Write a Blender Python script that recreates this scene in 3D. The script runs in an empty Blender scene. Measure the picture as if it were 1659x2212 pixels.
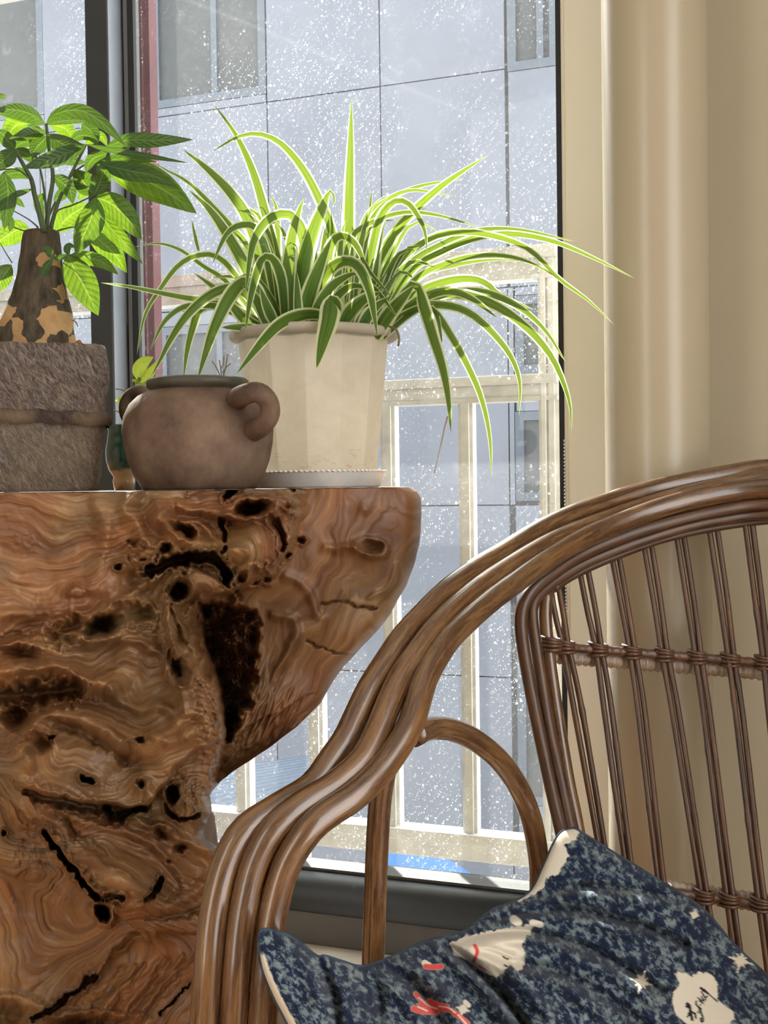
import bpy, bmesh, math, random
import numpy as np
from mathutils import Vector, Matrix

random.seed(7)
scene = bpy.context.scene
COL = scene.collection

# ------------------------------------------------------------------ camera
FPX = 2500.0                       # focal length in pixels of the 1659 x 2212 frame
CX, CY = 829.5, 1106.0
CAMZ = 0.95
PITCH = math.atan((1106 - 1046) / FPX)
ROLL = math.radians(-0.8)
R = Matrix.Rotation(math.pi / 2 - PITCH, 4, 'X') @ Matrix.Rotation(ROLL, 4, 'Z')
cam = bpy.data.cameras.new('camera')
cam.sensor_fit = 'HORIZONTAL'
cam.sensor_width = 36.0
cam.lens = FPX / 1659.0 * 36.0
cam.clip_start = 0.02
cam.clip_end = 200
camo = bpy.data.objects.new('camera', cam)
camo.matrix_world = Matrix.Translation((0, 0, CAMZ)) @ R
COL.objects.link(camo)
scene.camera = camo

# ------------------------------------------------------------------ light
SUN_AZ = math.radians(108.0)       # direction towards the sun, seen from above
SUN_EL = math.radians(38.0)
TO_SUN = Vector((math.cos(SUN_AZ) * math.cos(SUN_EL), math.sin(SUN_AZ) * math.cos(SUN_EL), math.sin(SUN_EL)))
sl = bpy.data.lights.new('sun', 'SUN')
sl.energy = 10.0
sl.angle = math.radians(0.7)
sl.color = (1.0, 0.95, 0.86)
so = bpy.data.objects.new('sun', sl)
so.rotation_euler = TO_SUN.to_track_quat('Z', 'Y').to_euler()
so.location = (0, 0, 8)
COL.objects.link(so)

world = bpy.data.worlds.new('sky')
scene.world = world
world.use_nodes = True
bg = world.node_tree.nodes['Background']
bg.inputs[0].default_value = (1.0, 0.985, 0.95, 1)
bg.inputs[1].default_value = 2.2

scene.view_settings.view_transform = 'Standard'
scene.view_settings.look = 'None'
scene.view_settings.exposure = 1.1
scene.view_settings.gamma = 1.0
scene.view_settings.use_curve_mapping = False
scene.cycles.max_bounces = 6
scene.cycles.diffuse_bounces = 4
scene.cycles.glossy_bounces = 3
scene.cycles.transmission_bounces = 4
scene.cycles.transparent_max_bounces = 12

# ------------------------------------------------------------------ geometry helpers
R3 = np.array(R.to_3x3())
CAM = np.array((0.0, 0.0, CAMZ))

def dirs(px, py):
    px = np.asarray(px, float); py = np.asarray(py, float)
    d = np.stack([(px - CX) / FPX, -(py - CY) / FPX, -np.ones_like(px + py)], -1)
    return d @ R3.T

def P(px, py, Y):
    """world point seen at a photo position, standing at distance Y in front of the viewer"""
    d = dirs(px, py)
    Y = np.asarray(Y, float)
    return CAM + d * (Y / d[..., 1])[..., None]

def mpp(Y):
    return Y / FPX                 # metres per photo pixel at distance Y

# window wall: parallel planes at offset `off` (positive = outdoors)
TH = math.radians(20.0)
WU = np.array((math.cos(TH), -math.sin(TH), 0.0))
WO = np.array((math.sin(TH), math.cos(TH), 0.0))
W0 = np.array((0.0, 1.95, 0.0))

def W(t, off, z):
    return W0 + WU * t + WO * off + np.array((0, 0, z))

def PT(px, py, off):
    """(t, z) on the wall-parallel plane at that offset"""
    d = dirs(px, py)
    k = (np.dot(W0 + WO * off - CAM, WO)) / np.dot(d, WO)
    p = CAM + d * k
    return float(np.dot(p - W0, WU)), float(p[2])

ORIG = {}

def link(o, parent=None):
    COL.objects.link(o)
    if parent is not None:
        o.parent = parent
        ORIG[o.name] = ORIG[parent.name]
    return o

def meta(o, label=None, cat=None, group=None, kind=None):
    if label: o['label'] = label
    if cat: o['category'] = cat
    if group: o['group'] = group
    if kind: o['kind'] = kind
    return o

def empty(name, loc, label=None, cat=None, group=None, kind=None):
    o = bpy.data.objects.new(name, None)
    o.empty_display_size = 0.05
    o.location = loc
    COL.objects.link(o)
    ORIG[o.name] = np.array(loc, float)
    return meta(o, label, cat, group, kind)

def mesh(name, V, F, mat, parent=None, tc=None, smooth=True, col=None, origin=None):
    V = np.asarray(V, float).reshape(-1, 3)
    org = ORIG[parent.name] if parent is not None else (np.array(origin, float) if origin is not None else np.zeros(3))
    me = bpy.data.meshes.new(name)
    if isinstance(F, np.ndarray):
        F = F.tolist()
    me.from_pydata((V - org).tolist(), [], F)
    if smooth:
        me.polygons.foreach_set('use_smooth', [True] * len(me.polygons))
    if tc is not None:
        a = me.attributes.new('tc', 'FLOAT_VECTOR', 'POINT')
        a.data.foreach_set('vector', np.asarray(tc, np.float32).reshape(-1))
    if col is not None:
        a = me.attributes.new('print', 'FLOAT_COLOR', 'POINT')
        a.data.foreach_set('color', np.asarray(col, np.float32).reshape(-1))
    me.update()
    if isinstance(mat, (list, tuple)):
        for m in mat: me.materials.append(m)
    else:
        me.materials.append(mat)
    o = bpy.data.objects.new(name, me)
    link(o, parent)
    if parent is None:
        o.location = org
        ORIG[o.name] = org
    return o

def fix_normals(o):
    bm = bmesh.new(); bm.from_mesh(o.data)
    bmesh.ops.recalc_face_normals(bm, faces=bm.faces)
    bm.to_mesh(o.data); bm.free()
    return o

def spline(pts, n):
    """Catmull-Rom through points of any dimension, even in arc length of the first axes"""
    p = np.asarray(pts, float)
    if len(p) == 2:
        t = np.linspace(0, 1, n)[:, None]
        return p[0] * (1 - t) + p[1] * t
    q = np.vstack([2 * p[0] - p[1], p, 2 * p[-1] - p[-2]])
    out = []
    m = 24
    for i in range(len(p) - 1):
        a, b, c, d = q[i:i + 4]
        t = np.linspace(0, 1, m, endpoint=False)[:, None]
        out.append(0.5 * ((2 * b) + (c - a) * t + (2 * a - 5 * b + 4 * c - d) * t ** 2 + (3 * b - a - 3 * c + d) * t ** 3))
    out.append(p[-1:])
    s = np.vstack(out)
    L = np.concatenate([[0], np.cumsum(np.linalg.norm(np.diff(s, axis=0), axis=1))])
    x = np.linspace(0, L[-1], n)
    return np.stack([np.interp(x, L, s[:, k]) for k in range(s.shape[1])], 1)

def tube_data(pts, rad, seg=12, caps=True, flat=1.0, wob=0.0, seed=0):
    p = np.asarray(pts, float)
    n = len(p)
    r = np.broadcast_to(np.asarray(rad, float), (n,))
    T = np.gradient(p, axis=0)
    T /= np.linalg.norm(T, axis=1)[:, None] + 1e-12
    ref = np.array((0, 0, 1.0)) if abs(T[0, 2]) < 0.8 else np.array((0, 1.0, 0))
    N = ref - T[0] * ref.dot(T[0]); N /= np.linalg.norm(N)
    L = np.concatenate([[0], np.cumsum(np.linalg.norm(np.diff(p, axis=0), axis=1))])
    a = np.linspace(0, 2 * math.pi, seg, endpoint=False)
    V = []; TC = []
    rs = np.random.RandomState(seed)
    for i in range(n):
        if i:
            N = N - T[i] * N.dot(T[i]); N /= np.linalg.norm(N)
        B = np.cross(T[i], N)
        rr = r[i] * (1 + (wob * rs.randn() if wob else 0))
        V.append(p[i] + rr * (np.cos(a)[:, None] * N + flat * np.sin(a)[:, None] * B))
        TC.append(np.stack([np.cos(a) * r[i] * 40, np.sin(a) * r[i] * 40, np.full(seg, L[i])], 1))
    V = np.vstack(V); TC = np.vstack(TC)
    F = []
    for i in range(n - 1):
        for j in range(seg):
            k = (j + 1) % seg
            F.append((i * seg + j, i * seg + k, (i + 1) * seg + k, (i + 1) * seg + j))
    if caps:
        F.append(tuple(range(seg - 1, -1, -1)))
        F.append(tuple((n - 1) * seg + j for j in range(seg)))
    return V, F, TC

def tube(name, pts, rad, mat, parent=None, seg=12, **k):
    V, F, TC = tube_data(pts, rad, seg, **k)
    TC = TC + np.array((0, 0, random.random() * 7))
    return mesh(name, V, F, mat, parent, tc=TC)

def join(parts):
    V = []; F = []; TC = []; o = 0
    for v, f, t in parts:
        V.append(v); TC.append(t)
        F += [tuple(i + o for i in q) for q in f]
        o += len(v)
    return np.vstack(V), F, np.vstack(TC)

def lathe_data(prof, c, seg=64, close_top=False, close_bottom=True, square=0.0, rot=0.0):
    """profile of (radius, z) about a vertical axis at c; square > 0 makes a rounded square"""
    a = np.linspace(0, 2 * math.pi, seg, endpoint=False)
    if square:
        e = 2 + square
        k = (np.abs(np.cos(a)) ** e + np.abs(np.sin(a)) ** e) ** (-1 / e)
    else:
        k = np.ones(seg)
    V = []; F = []; TC = []
    for r, z in prof:
        x = r * k * np.cos(a); y = r * k * np.sin(a)
        V.append(np.stack([c[0] + x * math.cos(rot) - y * math.sin(rot), c[1] + x * math.sin(rot) + y * math.cos(rot), np.full(seg, z)], 1))
        TC.append(np.stack([x, y, np.full(seg, z)], 1))
    n = len(prof)
    for i in range(n - 1):
        for j in range(seg):
            q = (j + 1) % seg
            F.append((i * seg + j, i * seg + q, (i + 1) * seg + q, (i + 1) * seg + j))
    if close_bottom: F.append(tuple(range(seg - 1, -1, -1)))
    if close_top: F.append(tuple((n - 1) * seg + j for j in range(seg)))
    return np.vstack(V), F, np.vstack(TC)

BOXF = [(0, 3, 2, 1), (4, 5, 6, 7), (0, 1, 5, 4), (1, 2, 6, 5), (2, 3, 7, 6), (3, 0, 4, 7)]

def wbox_v(t0, t1, o0, o1, z0, z1):
    return np.array([W(t0, o0, z0), W(t1, o0, z0), W(t1, o1, z0), W(t0, o1, z0),
                     W(t0, o0, z1), W(t1, o0, z1), W(t1, o1, z1), W(t0, o1, z1)])

def bevel(o, w, seg=2):
    bm = bmesh.new(); bm.from_mesh(o.data)
    bmesh.ops.bevel(bm, geom=list(bm.edges), offset=w, segments=seg, affect='EDGES', profile=0.7)
    bmesh.ops.recalc_face_normals(bm, faces=bm.faces)
    bm.to_mesh(o.data); bm.free()
    return o

def wbox(name, t0, t1, o0, o1, z0, z1, mat, parent=None, bev=0.0):
    o = mesh(name, wbox_v(t0, t1, o0, o1, z0, z1), BOXF, mat, parent, smooth=False)
    fix_normals(o)
    if bev: bevel(o, bev)
    return o

def abox(name, x0, x1, y0, y1, z0, z1, mat, parent=None, bev=0.0):
    V = [(x0, y0, z0), (x1, y0, z0), (x1, y1, z0), (x0, y1, z0), (x0, y0, z1), (x1, y0, z1), (x1, y1, z1), (x0, y1, z1)]
    o = mesh(name, V, BOXF, mat, parent, smooth=False)
    if bev: bevel(o, bev)
    return o

# numpy gradient noise
_rs = np.random.RandomState(3)
_perm = _rs.permutation(256)
_perm = np.concatenate([_perm, _perm])
_ang = _rs.rand(256) * 2 * math.pi

def gnoise(x, y):
    xi = np.floor(x).astype(int); yi = np.floor(y).astype(int)
    xf = x - xi; yf = y - yi
    u = xf ** 3 * (xf * (xf * 6 - 15) + 10); v = yf ** 3 * (yf * (yf * 6 - 15) + 10)
    def g(ix, iy, dx, dy):
        h = _perm[(_perm[ix & 255] + iy) & 255]
        return np.cos(_ang[h]) * dx + np.sin(_ang[h]) * dy
    a = g(xi, yi, xf, yf); b = g(xi + 1, yi, xf - 1, yf)
    c = g(xi, yi + 1, xf, yf - 1); d = g(xi + 1, yi + 1, xf - 1, yf - 1)
    return ((a * (1 - u) + b * u) * (1 - v) + (c * (1 - u) + d * u) * v) * 1.5

def fbm(x, y, o=4, g=0.5):
    s = 0; a = 1
    for i in range(o):
        s = s + a * gnoise(x * 2 ** i + 17.3 * i, y * 2 ** i - 9.1 * i)
        a *= g
    return s

def sstep(a, b, x):
    t = np.clip((x - a) / (b - a), 0, 1)
    return t * t * (3 - 2 * t)

def dist_poly(px, py, pts):
    """distance from grid points to a polyline"""
    d = np.full(px.shape, 1e9)
    for (x0, y0), (x1, y1) in zip(pts[:-1], pts[1:]):
        dx, dy = x1 - x0, y1 - y0
        t = np.clip(((px - x0) * dx + (py - y0) * dy) / (dx * dx + dy * dy + 1e-9), 0, 1)
        d = np.minimum(d, np.hypot(px - x0 - t * dx, py - y0 - t * dy))
    return d

def inside(px, py, poly):
    c = np.zeros(px.shape, bool)
    n = len(poly)
    for i in range(n):
        x0, y0 = poly[i]; x1, y1 = poly[(i + 1) % n]
        if y0 == y1: continue
        c ^= ((y0 > py) != (y1 > py)) & (px < (x1 - x0) * (py - y0) / (y1 - y0) + x0)
    return c

# ------------------------------------------------------------------ materials
class NT:
    def __init__(self, name):
        self.m = bpy.data.materials.new(name)
        self.m.use_nodes = True
        self.t = self.m.node_tree
        self.t.nodes.clear()
        self.out = self.n('ShaderNodeOutputMaterial')
    def n(self, kind, **kw):
        x = self.t.nodes.new(kind)
        for k, v in kw.items(): setattr(x, k, v)
        return x
    def l(self, a, b): self.t.links.new(a, b)
    def set(self, node, **kw):
        for k, v in kw.items():
            node.inputs[k.replace('_', ' ')].default_value = v
    def attr(self, name='tc'):
        x = self.n('ShaderNodeAttribute'); x.attribute_name = name
        return x
    def mapping(self, vec, scale=(1, 1, 1), rot=(0, 0, 0), loc=(0, 0, 0)):
        x = self.n('ShaderNodeMapping')
        x.inputs['Scale'].default_value = scale; x.inputs['Rotation'].default_value = rot; x.inputs['Location'].default_value = loc
        self.l(vec, x.inputs['Vector'])
        return x.outputs['Vector']
    def aniso(self, vec, rot, scale):
        return self.mapping(self.mapping(vec, (1, 1, 1), rot), scale)
    def noise(self, vec, scale, detail=4, rough=0.55, dist=0.0):
        x = self.n('ShaderNodeTexNoise')
        x.inputs['Scale'].default_value = scale; x.inputs['Detail'].default_value = detail
        x.inputs['Roughness'].default_value = rough; x.inputs['Distortion'].default_value = dist
        if vec is not None: self.l(vec, x.inputs['Vector'])
        return x.outputs['Fac']
    def voronoi(self, vec, scale, feature='F1'):
        x = self.n('ShaderNodeTexVoronoi', feature=feature)
        x.inputs['Scale'].default_value = scale
        self.l(vec, x.inputs['Vector'])
        return x
    def ramp(self, fac, stops, interp='LINEAR'):
        x = self.n('ShaderNodeValToRGB')
        x.color_ramp.interpolation = interp
        e = x.color_ramp.elements
        while len(e) < len(stops): e.new(0.5)
        for q, (p, c) in zip(e, stops):
            q.position = p; q.color = (c[0], c[1], c[2], 1) if not isinstance(c, (int, float)) else (c, c, c, 1)
        self.l(fac, x.inputs['Fac'])
        return x.outputs['Color']
    def mix(self, fac, a, b, blend='MIX'):
        x = self.n('ShaderNodeMix', data_type='RGBA', blend_type=blend)
        for s, v in ((x.inputs['Factor'], fac), (x.inputs[6], a), (x.inputs[7], b)):
            if isinstance(v, (int, float)): s.default_value = v
            elif isinstance(v, tuple): s.default_value = (v[0], v[1], v[2], 1)
            else: self.l(v, s)
        return x.outputs[2]
    def math(self, op, a, b=None, clamp=False):
        x = self.n('ShaderNodeMath', operation=op); x.use_clamp = clamp
        for s, v in ((x.inputs[0], a), (x.inputs[1], b)):
            if v is None: continue
            if isinstance(v, (int, float)): s.default_value = v
            else: self.l(v, s)
        return x.outputs[0]
    def sep(self, vec):
        x = self.n('ShaderNodeSeparateXYZ'); self.l(vec, x.inputs[0]); return x.outputs
    def bump(self, h, strength=0.5, dist=0.01, normal=None):
        x = self.n('ShaderNodeBump')
        x.inputs['Strength'].default_value = strength; x.inputs['Distance'].default_value = dist
        self.l(h, x.inputs['Height'])
        if normal is not None: self.l(normal, x.inputs['Normal'])
        return x.outputs['Normal']
    def principled(self, color, rough=0.5, bump=None, spec=0.5, metal=0.0, **kw):
        x = self.n('ShaderNodeBsdfPrincipled')
        if isinstance(color, tuple): x.inputs['Base Color'].default_value = (*color, 1)
        else: self.l(color, x.inputs['Base Color'])
        if isinstance(rough, (int, float)): x.inputs['Roughness'].default_value = rough
        else: self.l(rough, x.inputs['Roughness'])
        x.inputs['Specular IOR Level'].default_value = spec
        x.inputs['Metallic'].default_value = metal
        for k, v in kw.items(): x.inputs[k.replace('_', ' ')].default_value = v
        if bump is not None: self.l(bump, x.inputs['Normal'])
        return x.outputs[0]
    def mixsh(self, fac, a, b):
        x = self.n('ShaderNodeMixShader')
        if isinstance(fac, (int, float)): x.inputs[0].default_value = fac
        else: self.l(fac, x.inputs[0])
        self.l(a, x.inputs[1]); self.l(b, x.inputs[2])
        return x.outputs[0]
    def done(self, sh):
        self.l(sh, self.out.inputs['Surface'])
        return self.m
    def obj(self):
        return self.n('ShaderNodeTexCoord').outputs['Object']

def plain(name, color, rough=0.5, noise=0.06, scale=30, bump=0.0, spec=0.5, metal=0.0):
    t = NT(name)
    o = t.obj()
    f = t.noise(o, scale, 5)
    c = t.ramp(f, [(0.3, tuple(max(0, v * (1 - noise * 2)) for v in color)), (0.7, tuple(v * (1 + noise) for v in color))])
    b = t.bump(t.noise(o, scale * 4, 3), 0.3, bump) if bump else None
    return t.done(t.principled(c, rough, b, spec, metal))

M = {}
M['frame_dark'] = plain('dark grey window paint', (0.020, 0.025, 0.029), 0.4, 0.05, 20)
M['frame_grey'] = plain('grey window paint', (0.10, 0.105, 0.105), 0.42, 0.05, 20)
M['alu'] = plain('pale blue grey aluminium', (0.22, 0.25, 0.31), 0.35, 0.04, 20)
M['gasket'] = plain('black rubber', (0.008, 0.008, 0.009), 0.6)
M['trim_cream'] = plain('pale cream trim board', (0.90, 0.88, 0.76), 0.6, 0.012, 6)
M['wall'] = plain('cream wall paint', (0.43, 0.375, 0.27), 0.7, 0.015, 6, 0.0006)
M['pipe'] = plain('cream pipe paint', (0.39, 0.335, 0.24), 0.27, 0.02, 4, 0.0004)
M['ceiling'] = plain('white ceiling paint', (0.75, 0.73, 0.68), 0.8)
M['white_metal'] = plain('weathered white metal', (0.78, 0.78, 0.765), 0.4, 0.10, 25, 0.0006)
M['red_paint'] = plain('faded red paint', (0.14, 0.036, 0.048), 0.6, 0.12, 12)
M['blue_tarp'] = plain('blue tarpaulin', (0.05, 0.16, 0.50), 0.55, 0.05, 9)
M['corrugated'] = plain('grey corrugated sheet', (0.085, 0.12, 0.18), 0.4, 0.06, 7)
M['plastic_white'] = plain('white plastic', (0.82, 0.80, 0.76), 0.4)
M['soil'] = plain('dark potting soil', (0.05, 0.035, 0.022), 0.95, 0.25, 90, 0.004)
M['panel'] = plain('grey stone panel', (0.112, 0.125, 0.160), 0.75, 0.05, 3, 0.0008)
M['joint'] = plain('dark joint', (0.05, 0.055, 0.06), 0.9)
M['ext_frame'] = plain('blue grey window frame', (0.055, 0.07, 0.095), 0.5)
M['ext_glass_beige'] = plain('drawn beige curtain behind glass', (0.20, 0.195, 0.165), 0.5, 0.08, 5)
M['ext_glass_blue'] = plain('blue grey window glass', (0.08, 0.095, 0.11), 0.4, 0.1, 5)
M['ground'] = plain('alley concrete', (0.40, 0.40, 0.38), 0.9, 0.08, 4)
M['bead'] = plain('white bead plastic', (0.7, 0.68, 0.62), 0.35)
M['sill'] = plain('dusty pale stone sill', (0.62, 0.58, 0.50), 0.6, 0.10, 18, 0.001)

def floor_mat():
    t = NT('warm wood floor')
    o = t.obj()
    f = t.noise(t.mapping(o, (1, 12, 1)), 6, 6)
    c = t.ramp(f, [(0.3, (0.24, 0.12, 0.05)), (0.7, (0.38, 0.20, 0.09))])
    return t.done(t.principled(c, 0.4))
M['floor'] = floor_mat()

def glass_mat():
    # clean glass with dust: dust scatters light to both sides, which is what hazes a backlit pane
    t = NT('dusty window glass')
    o = t.obj()
    tr = t.n('ShaderNodeBsdfTransparent'); tr.inputs[0].default_value = (0.93, 0.95, 0.95, 1)
    tl = t.n('ShaderNodeBsdfTranslucent'); tl.inputs[0].default_value = (0.9, 0.92, 0.95, 1)
    df = t.n('ShaderNodeBsdfDiffuse'); df.inputs[0].default_value = (0.5, 0.5, 0.5, 1)
    dust = t.mixsh(0.25, tl.outputs[0], df.outputs[0])
    z = t.sep(o)[2]
    big = t.noise(o, 3.2, 4, 0.6)
    smear = t.noise(o, 42, 6, 0.7, 0.6)
    haze = t.math('ADD', 0.012, t.math('MULTIPLY', t.math('SUBTRACT', big, 0.35, True), 0.05))
    haze = t.math('ADD', haze, t.math('MULTIPLY', t.math('SUBTRACT', smear, 0.56, True), 0.16))
    # splash marks, denser in patches and towards the pane's foot
    v1 = t.voronoi(o, 150)
    size = t.sep(v1.outputs['Color'])[0]
    rad = t.math('MULTIPLY', t.math('POWER', size, 4.0), 0.36)
    dots = t.math('LESS_THAN', v1.outputs['Distance'], rad)
    v2 = t.voronoi(t.mapping(o, (1, 1, 0.8), (0.3, 0.2, 0.5)), 400)
    dots2 = t.math('LESS_THAN', v2.outputs['Distance'], t.math('MULTIPLY', t.math('POWER', t.sep(v2.outputs['Color'])[1], 2.2), 0.5))
    patch = t.math('MULTIPLY', t.math('SUBTRACT', t.noise(o, 5.0, 3, 0.6), 0.36, True), 3.6, True)
    dd = t.math('MULTIPLY', t.math('MAXIMUM', t.math('MULTIPLY', dots, 0.30), t.math('MULTIPLY', dots2, 0.16)), patch)
    fac = t.math('MULTIPLY', t.math('ADD', haze, dd, True), 1.6, True)
    base = t.mixsh(fac, tr.outputs[0], dust)
    gl = t.n('ShaderNodeBsdfGlossy'); gl.inputs['Roughness'].default_value = 0.03
    return t.done(t.mixsh(0.012, base, gl.outputs[0]))
M['glass'] = glass_mat()
def clear_mat():
    t = NT('clear glass')
    tr = t.n('ShaderNodeBsdfTransparent'); tr.inputs[0].default_value = (0.95, 0.97, 0.97, 1)
    gl = t.n('ShaderNodeBsdfGlossy'); gl.inputs['Roughness'].default_value = 0.03
    return t.done(t.mixsh(0.012, tr.outputs[0], gl.outputs[0]))
M['glass_clear'] = clear_mat()

def wood_root_mat():
    t = NT('polished burl root wood')
    a = t.attr('tc').outputs['Vector']           # x along the grain lines, y across them, z = kind of wood
    s = t.sep(a)
    grain = t.noise(t.mapping(a, (0.55, 6.5, 0.0)), 1.0, 7, 0.58, 0.25)
    fine = t.noise(t.mapping(a, (1.6, 38, 0.0)), 1.0, 5, 0.6, 0.15)
    broad = t.noise(t.mapping(a, (0.5, 0.9, 0.0), (0, 0, 0), (3, 1, 0)), 1.0, 4, 0.55, 0.6)
    hue = t.noise(t.mapping(a, (0.35, 0.7, 0.0), (0, 0, 0), (9, 4, 0)), 1.0, 3, 0.5, 0.4)
    c1 = t.ramp(grain, [(0.26, (0.105, 0.047, 0.020)), (0.46, (0.180, 0.090, 0.040)), (0.58, (0.235, 0.128, 0.061)), (0.76, (0.33, 0.205, 0.108))])
    c2 = t.ramp(broad, [(0.30, (0.55, 0.47, 0.42)), (0.5, (0.92, 0.90, 0.86)), (0.7, (1.22, 1.26, 1.2))])
    c = t.mix(1.0, c1, c2, 'MULTIPLY')
    c = t.mix(1.0, c, t.ramp(hue, [(0.35, (1.12, 0.92, 0.78)), (0.65, (0.92, 1.03, 1.02))]), 'MULTIPLY')
    line = t.math('MULTIPLY', t.math('SUBTRACT', fine, 0.55, True), 2.0, True)
    c = t.mix(line, c, (0.14, 0.062, 0.028))
    c = t.mix(s[2], c, t.mix(1.0, c, (0.40, 0.24, 0.19), 'MULTIPLY'))
    b = t.bump(t.math('ADD', grain, t.math('MULTIPLY', fine, 0.5)), 0.22, 0.003)
    rough = t.ramp(grain, [(0.3, 0.50), (0.7, 0.36)])
    return t.done(t.principled(c, rough, b, 0.45))
M['root'] = wood_root_mat()

def rattan_mat(name, dark, mid, light, rough=0.33, coat=0.3):
    t = NT(name)
    a = t.attr('tc').outputs['Vector']
    f = t.noise(t.mapping(a, (5.0, 5.0, 16)), 1.0, 6, 0.65, 0.4)
    g = t.noise(t.mapping(a, (11, 11, 22)), 1.0, 5, 0.6)
    big = t.noise(t.mapping(a, (1.2, 1.2, 7)), 1.0, 3)
    c = t.ramp(f, [(0.30, dark), (0.5, mid), (0.72, light)])
    c = t.mix(t.math('MULTIPLY', t.math('SUBTRACT', g, 0.52, True), 3.0, True), c, dark)
    c = t.mix(t.math('MULTIPLY', t.math('SUBTRACT', big, 0.5, True), 2.0, True), c, (light[0], light[1] * 0.8, light[2] * 0.6))
    b = t.bump(g, 0.25, 0.001)
    return t.done(t.principled(c, t.ramp(f, [(0.3, rough - 0.06), (0.7, rough + 0.10)]), b, 0.6, Coat_Weight=coat, Coat_Roughness=0.14))
M['rattan'] = rattan_mat('varnished brown rattan pole', (0.026, 0.011, 0.006), (0.098, 0.042, 0.015), (0.215, 0.118, 0.038), 0.25, 0.9)
M['rattan_thin'] = rattan_mat('thin brown rattan cane', (0.020, 0.009, 0.005), (0.066, 0.028, 0.012), (0.145, 0.068, 0.028), 0.42, 0.15)
M['rattan_wrap'] = rattan_mat('rattan peel wrapping', (0.030, 0.012, 0.007), (0.085, 0.035, 0.016), (0.16, 0.078, 0.036), 0.45)
M['rattan_pale'] = rattan_mat('pale rattan peel', (0.16, 0.12, 0.09), (0.30, 0.23, 0.18), (0.45, 0.37, 0.30), 0.5)

def leaf_sh(t, color, bump, tcol, fac=0.5, rough=0.4):
    p = t.principled(color, rough, bump, 0.45)
    tl = t.n('ShaderNodeBsdfTranslucent')
    t.l(tcol, tl.inputs[0])
    if bump is not None: t.l(bump, tl.inputs['Normal'])
    return t.mixsh(fac, p, tl.outputs[0])

def spider_mat():
    t = NT('variegated spider plant leaf')
    a = t.attr('tc').outputs['Vector']           # x across -1..1, y along 0..1, z random
    s = t.sep(a)
    ax = t.math('ABSOLUTE', s[0])
    st = t.noise(t.mapping(a, (9, 1.0, 13)), 1.0, 3)
    edge = t.math('ADD', ax, t.math('MULTIPLY', t.math('SUBTRACT', st, 0.5), 0.18))
    m = t.ramp(edge, [(0.66, 0.0), (0.76, 1.0)])
    green = t.ramp(st, [(0.35, (0.045, 0.115, 0.018)), (0.65, (0.105, 0.22, 0.035))])
    c = t.mix(m, green, (0.62, 0.66, 0.40))
    tg = t.ramp(st, [(0.35, (0.115, 0.175, 0.014)), (0.65, (0.21, 0.275, 0.026))])
    tc = t.mix(m, tg, (0.70, 0.74, 0.50))
    b = t.bump(t.noise(t.mapping(a, (22, 0.5, 9)), 1.0, 2), 0.3, 0.001)
    return t.done(leaf_sh(t, c, b, tc, 0.5, 0.38))
M['spider'] = spider_mat()

def broad_mat(name, g0, g1, t0, t1, tfac=0.5, rough=0.36):
    t = NT(name)
    a = t.attr('tc').outputs['Vector']
    s = t.sep(a)
    ax = t.math('ABSOLUTE', s[0])
    # side veins sweep forward from the midrib
    w = t.math('SINE', t.math('MULTIPLY', t.math('SUBTRACT', s[1], t.math('MULTIPLY', ax, 0.16)), 62))
    vein = t.ramp(w, [(0.86, 0.0), (0.98, 1.0)])
    rib = t.ramp(ax, [(0.03, 1.0), (0.07, 0.0)])
    vv = t.math('MAXIMUM', t.math('MULTIPLY', vein, 0.3), t.math('MULTIPLY', rib, 0.6))
    n = t.noise(a, 3.5, 3)
    c = t.mix(t.math('MULTIPLY', vv, 0.5), t.ramp(n, [(0.3, g0), (0.7, g1)]), (0.20, 0.30, 0.07))
    tc = t.mix(t.math('MULTIPLY', vv, 0.45), t.ramp(n, [(0.3, t0), (0.7, t1)]), (0.65, 0.80, 0.16))
    b = t.bump(t.math('ADD', t.math('MULTIPLY', w, 0.5), rib), 0.35, 0.0012)
    return t.done(leaf_sh(t, c, b, tc, tfac, rough))
M['money_leaf'] = broad_mat('glossy money tree leaf', (0.025, 0.075, 0.016), (0.055, 0.125, 0.026), (0.10, 0.19, 0.008), (0.19, 0.30, 0.012))
M['money_leaf_old'] = broad_mat('dark mature money tree leaf', (0.022, 0.058, 0.020), (0.045, 0.090, 0.030), (0.060, 0.13, 0.006), (0.10, 0.19, 0.010), 0.36, 0.30)  # same leaf in shade: the shading is put into darker colours
M['pothos_leaf'] = broad_mat('yellow green young leaf', (0.16, 0.28, 0.03), (0.24, 0.36, 0.05), (0.42, 0.50, 0.03), (0.55, 0.62, 0.10))
M['stem'] = plain('green stem', (0.055, 0.085, 0.03), 0.5, 0.2, 40)
M['dry'] = plain('dry brown leaf', (0.30, 0.10, 0.03), 0.7, 0.2, 60)
M['twig'] = plain('thin dry twig', (0.16, 0.12, 0.05), 0.8)

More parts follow.
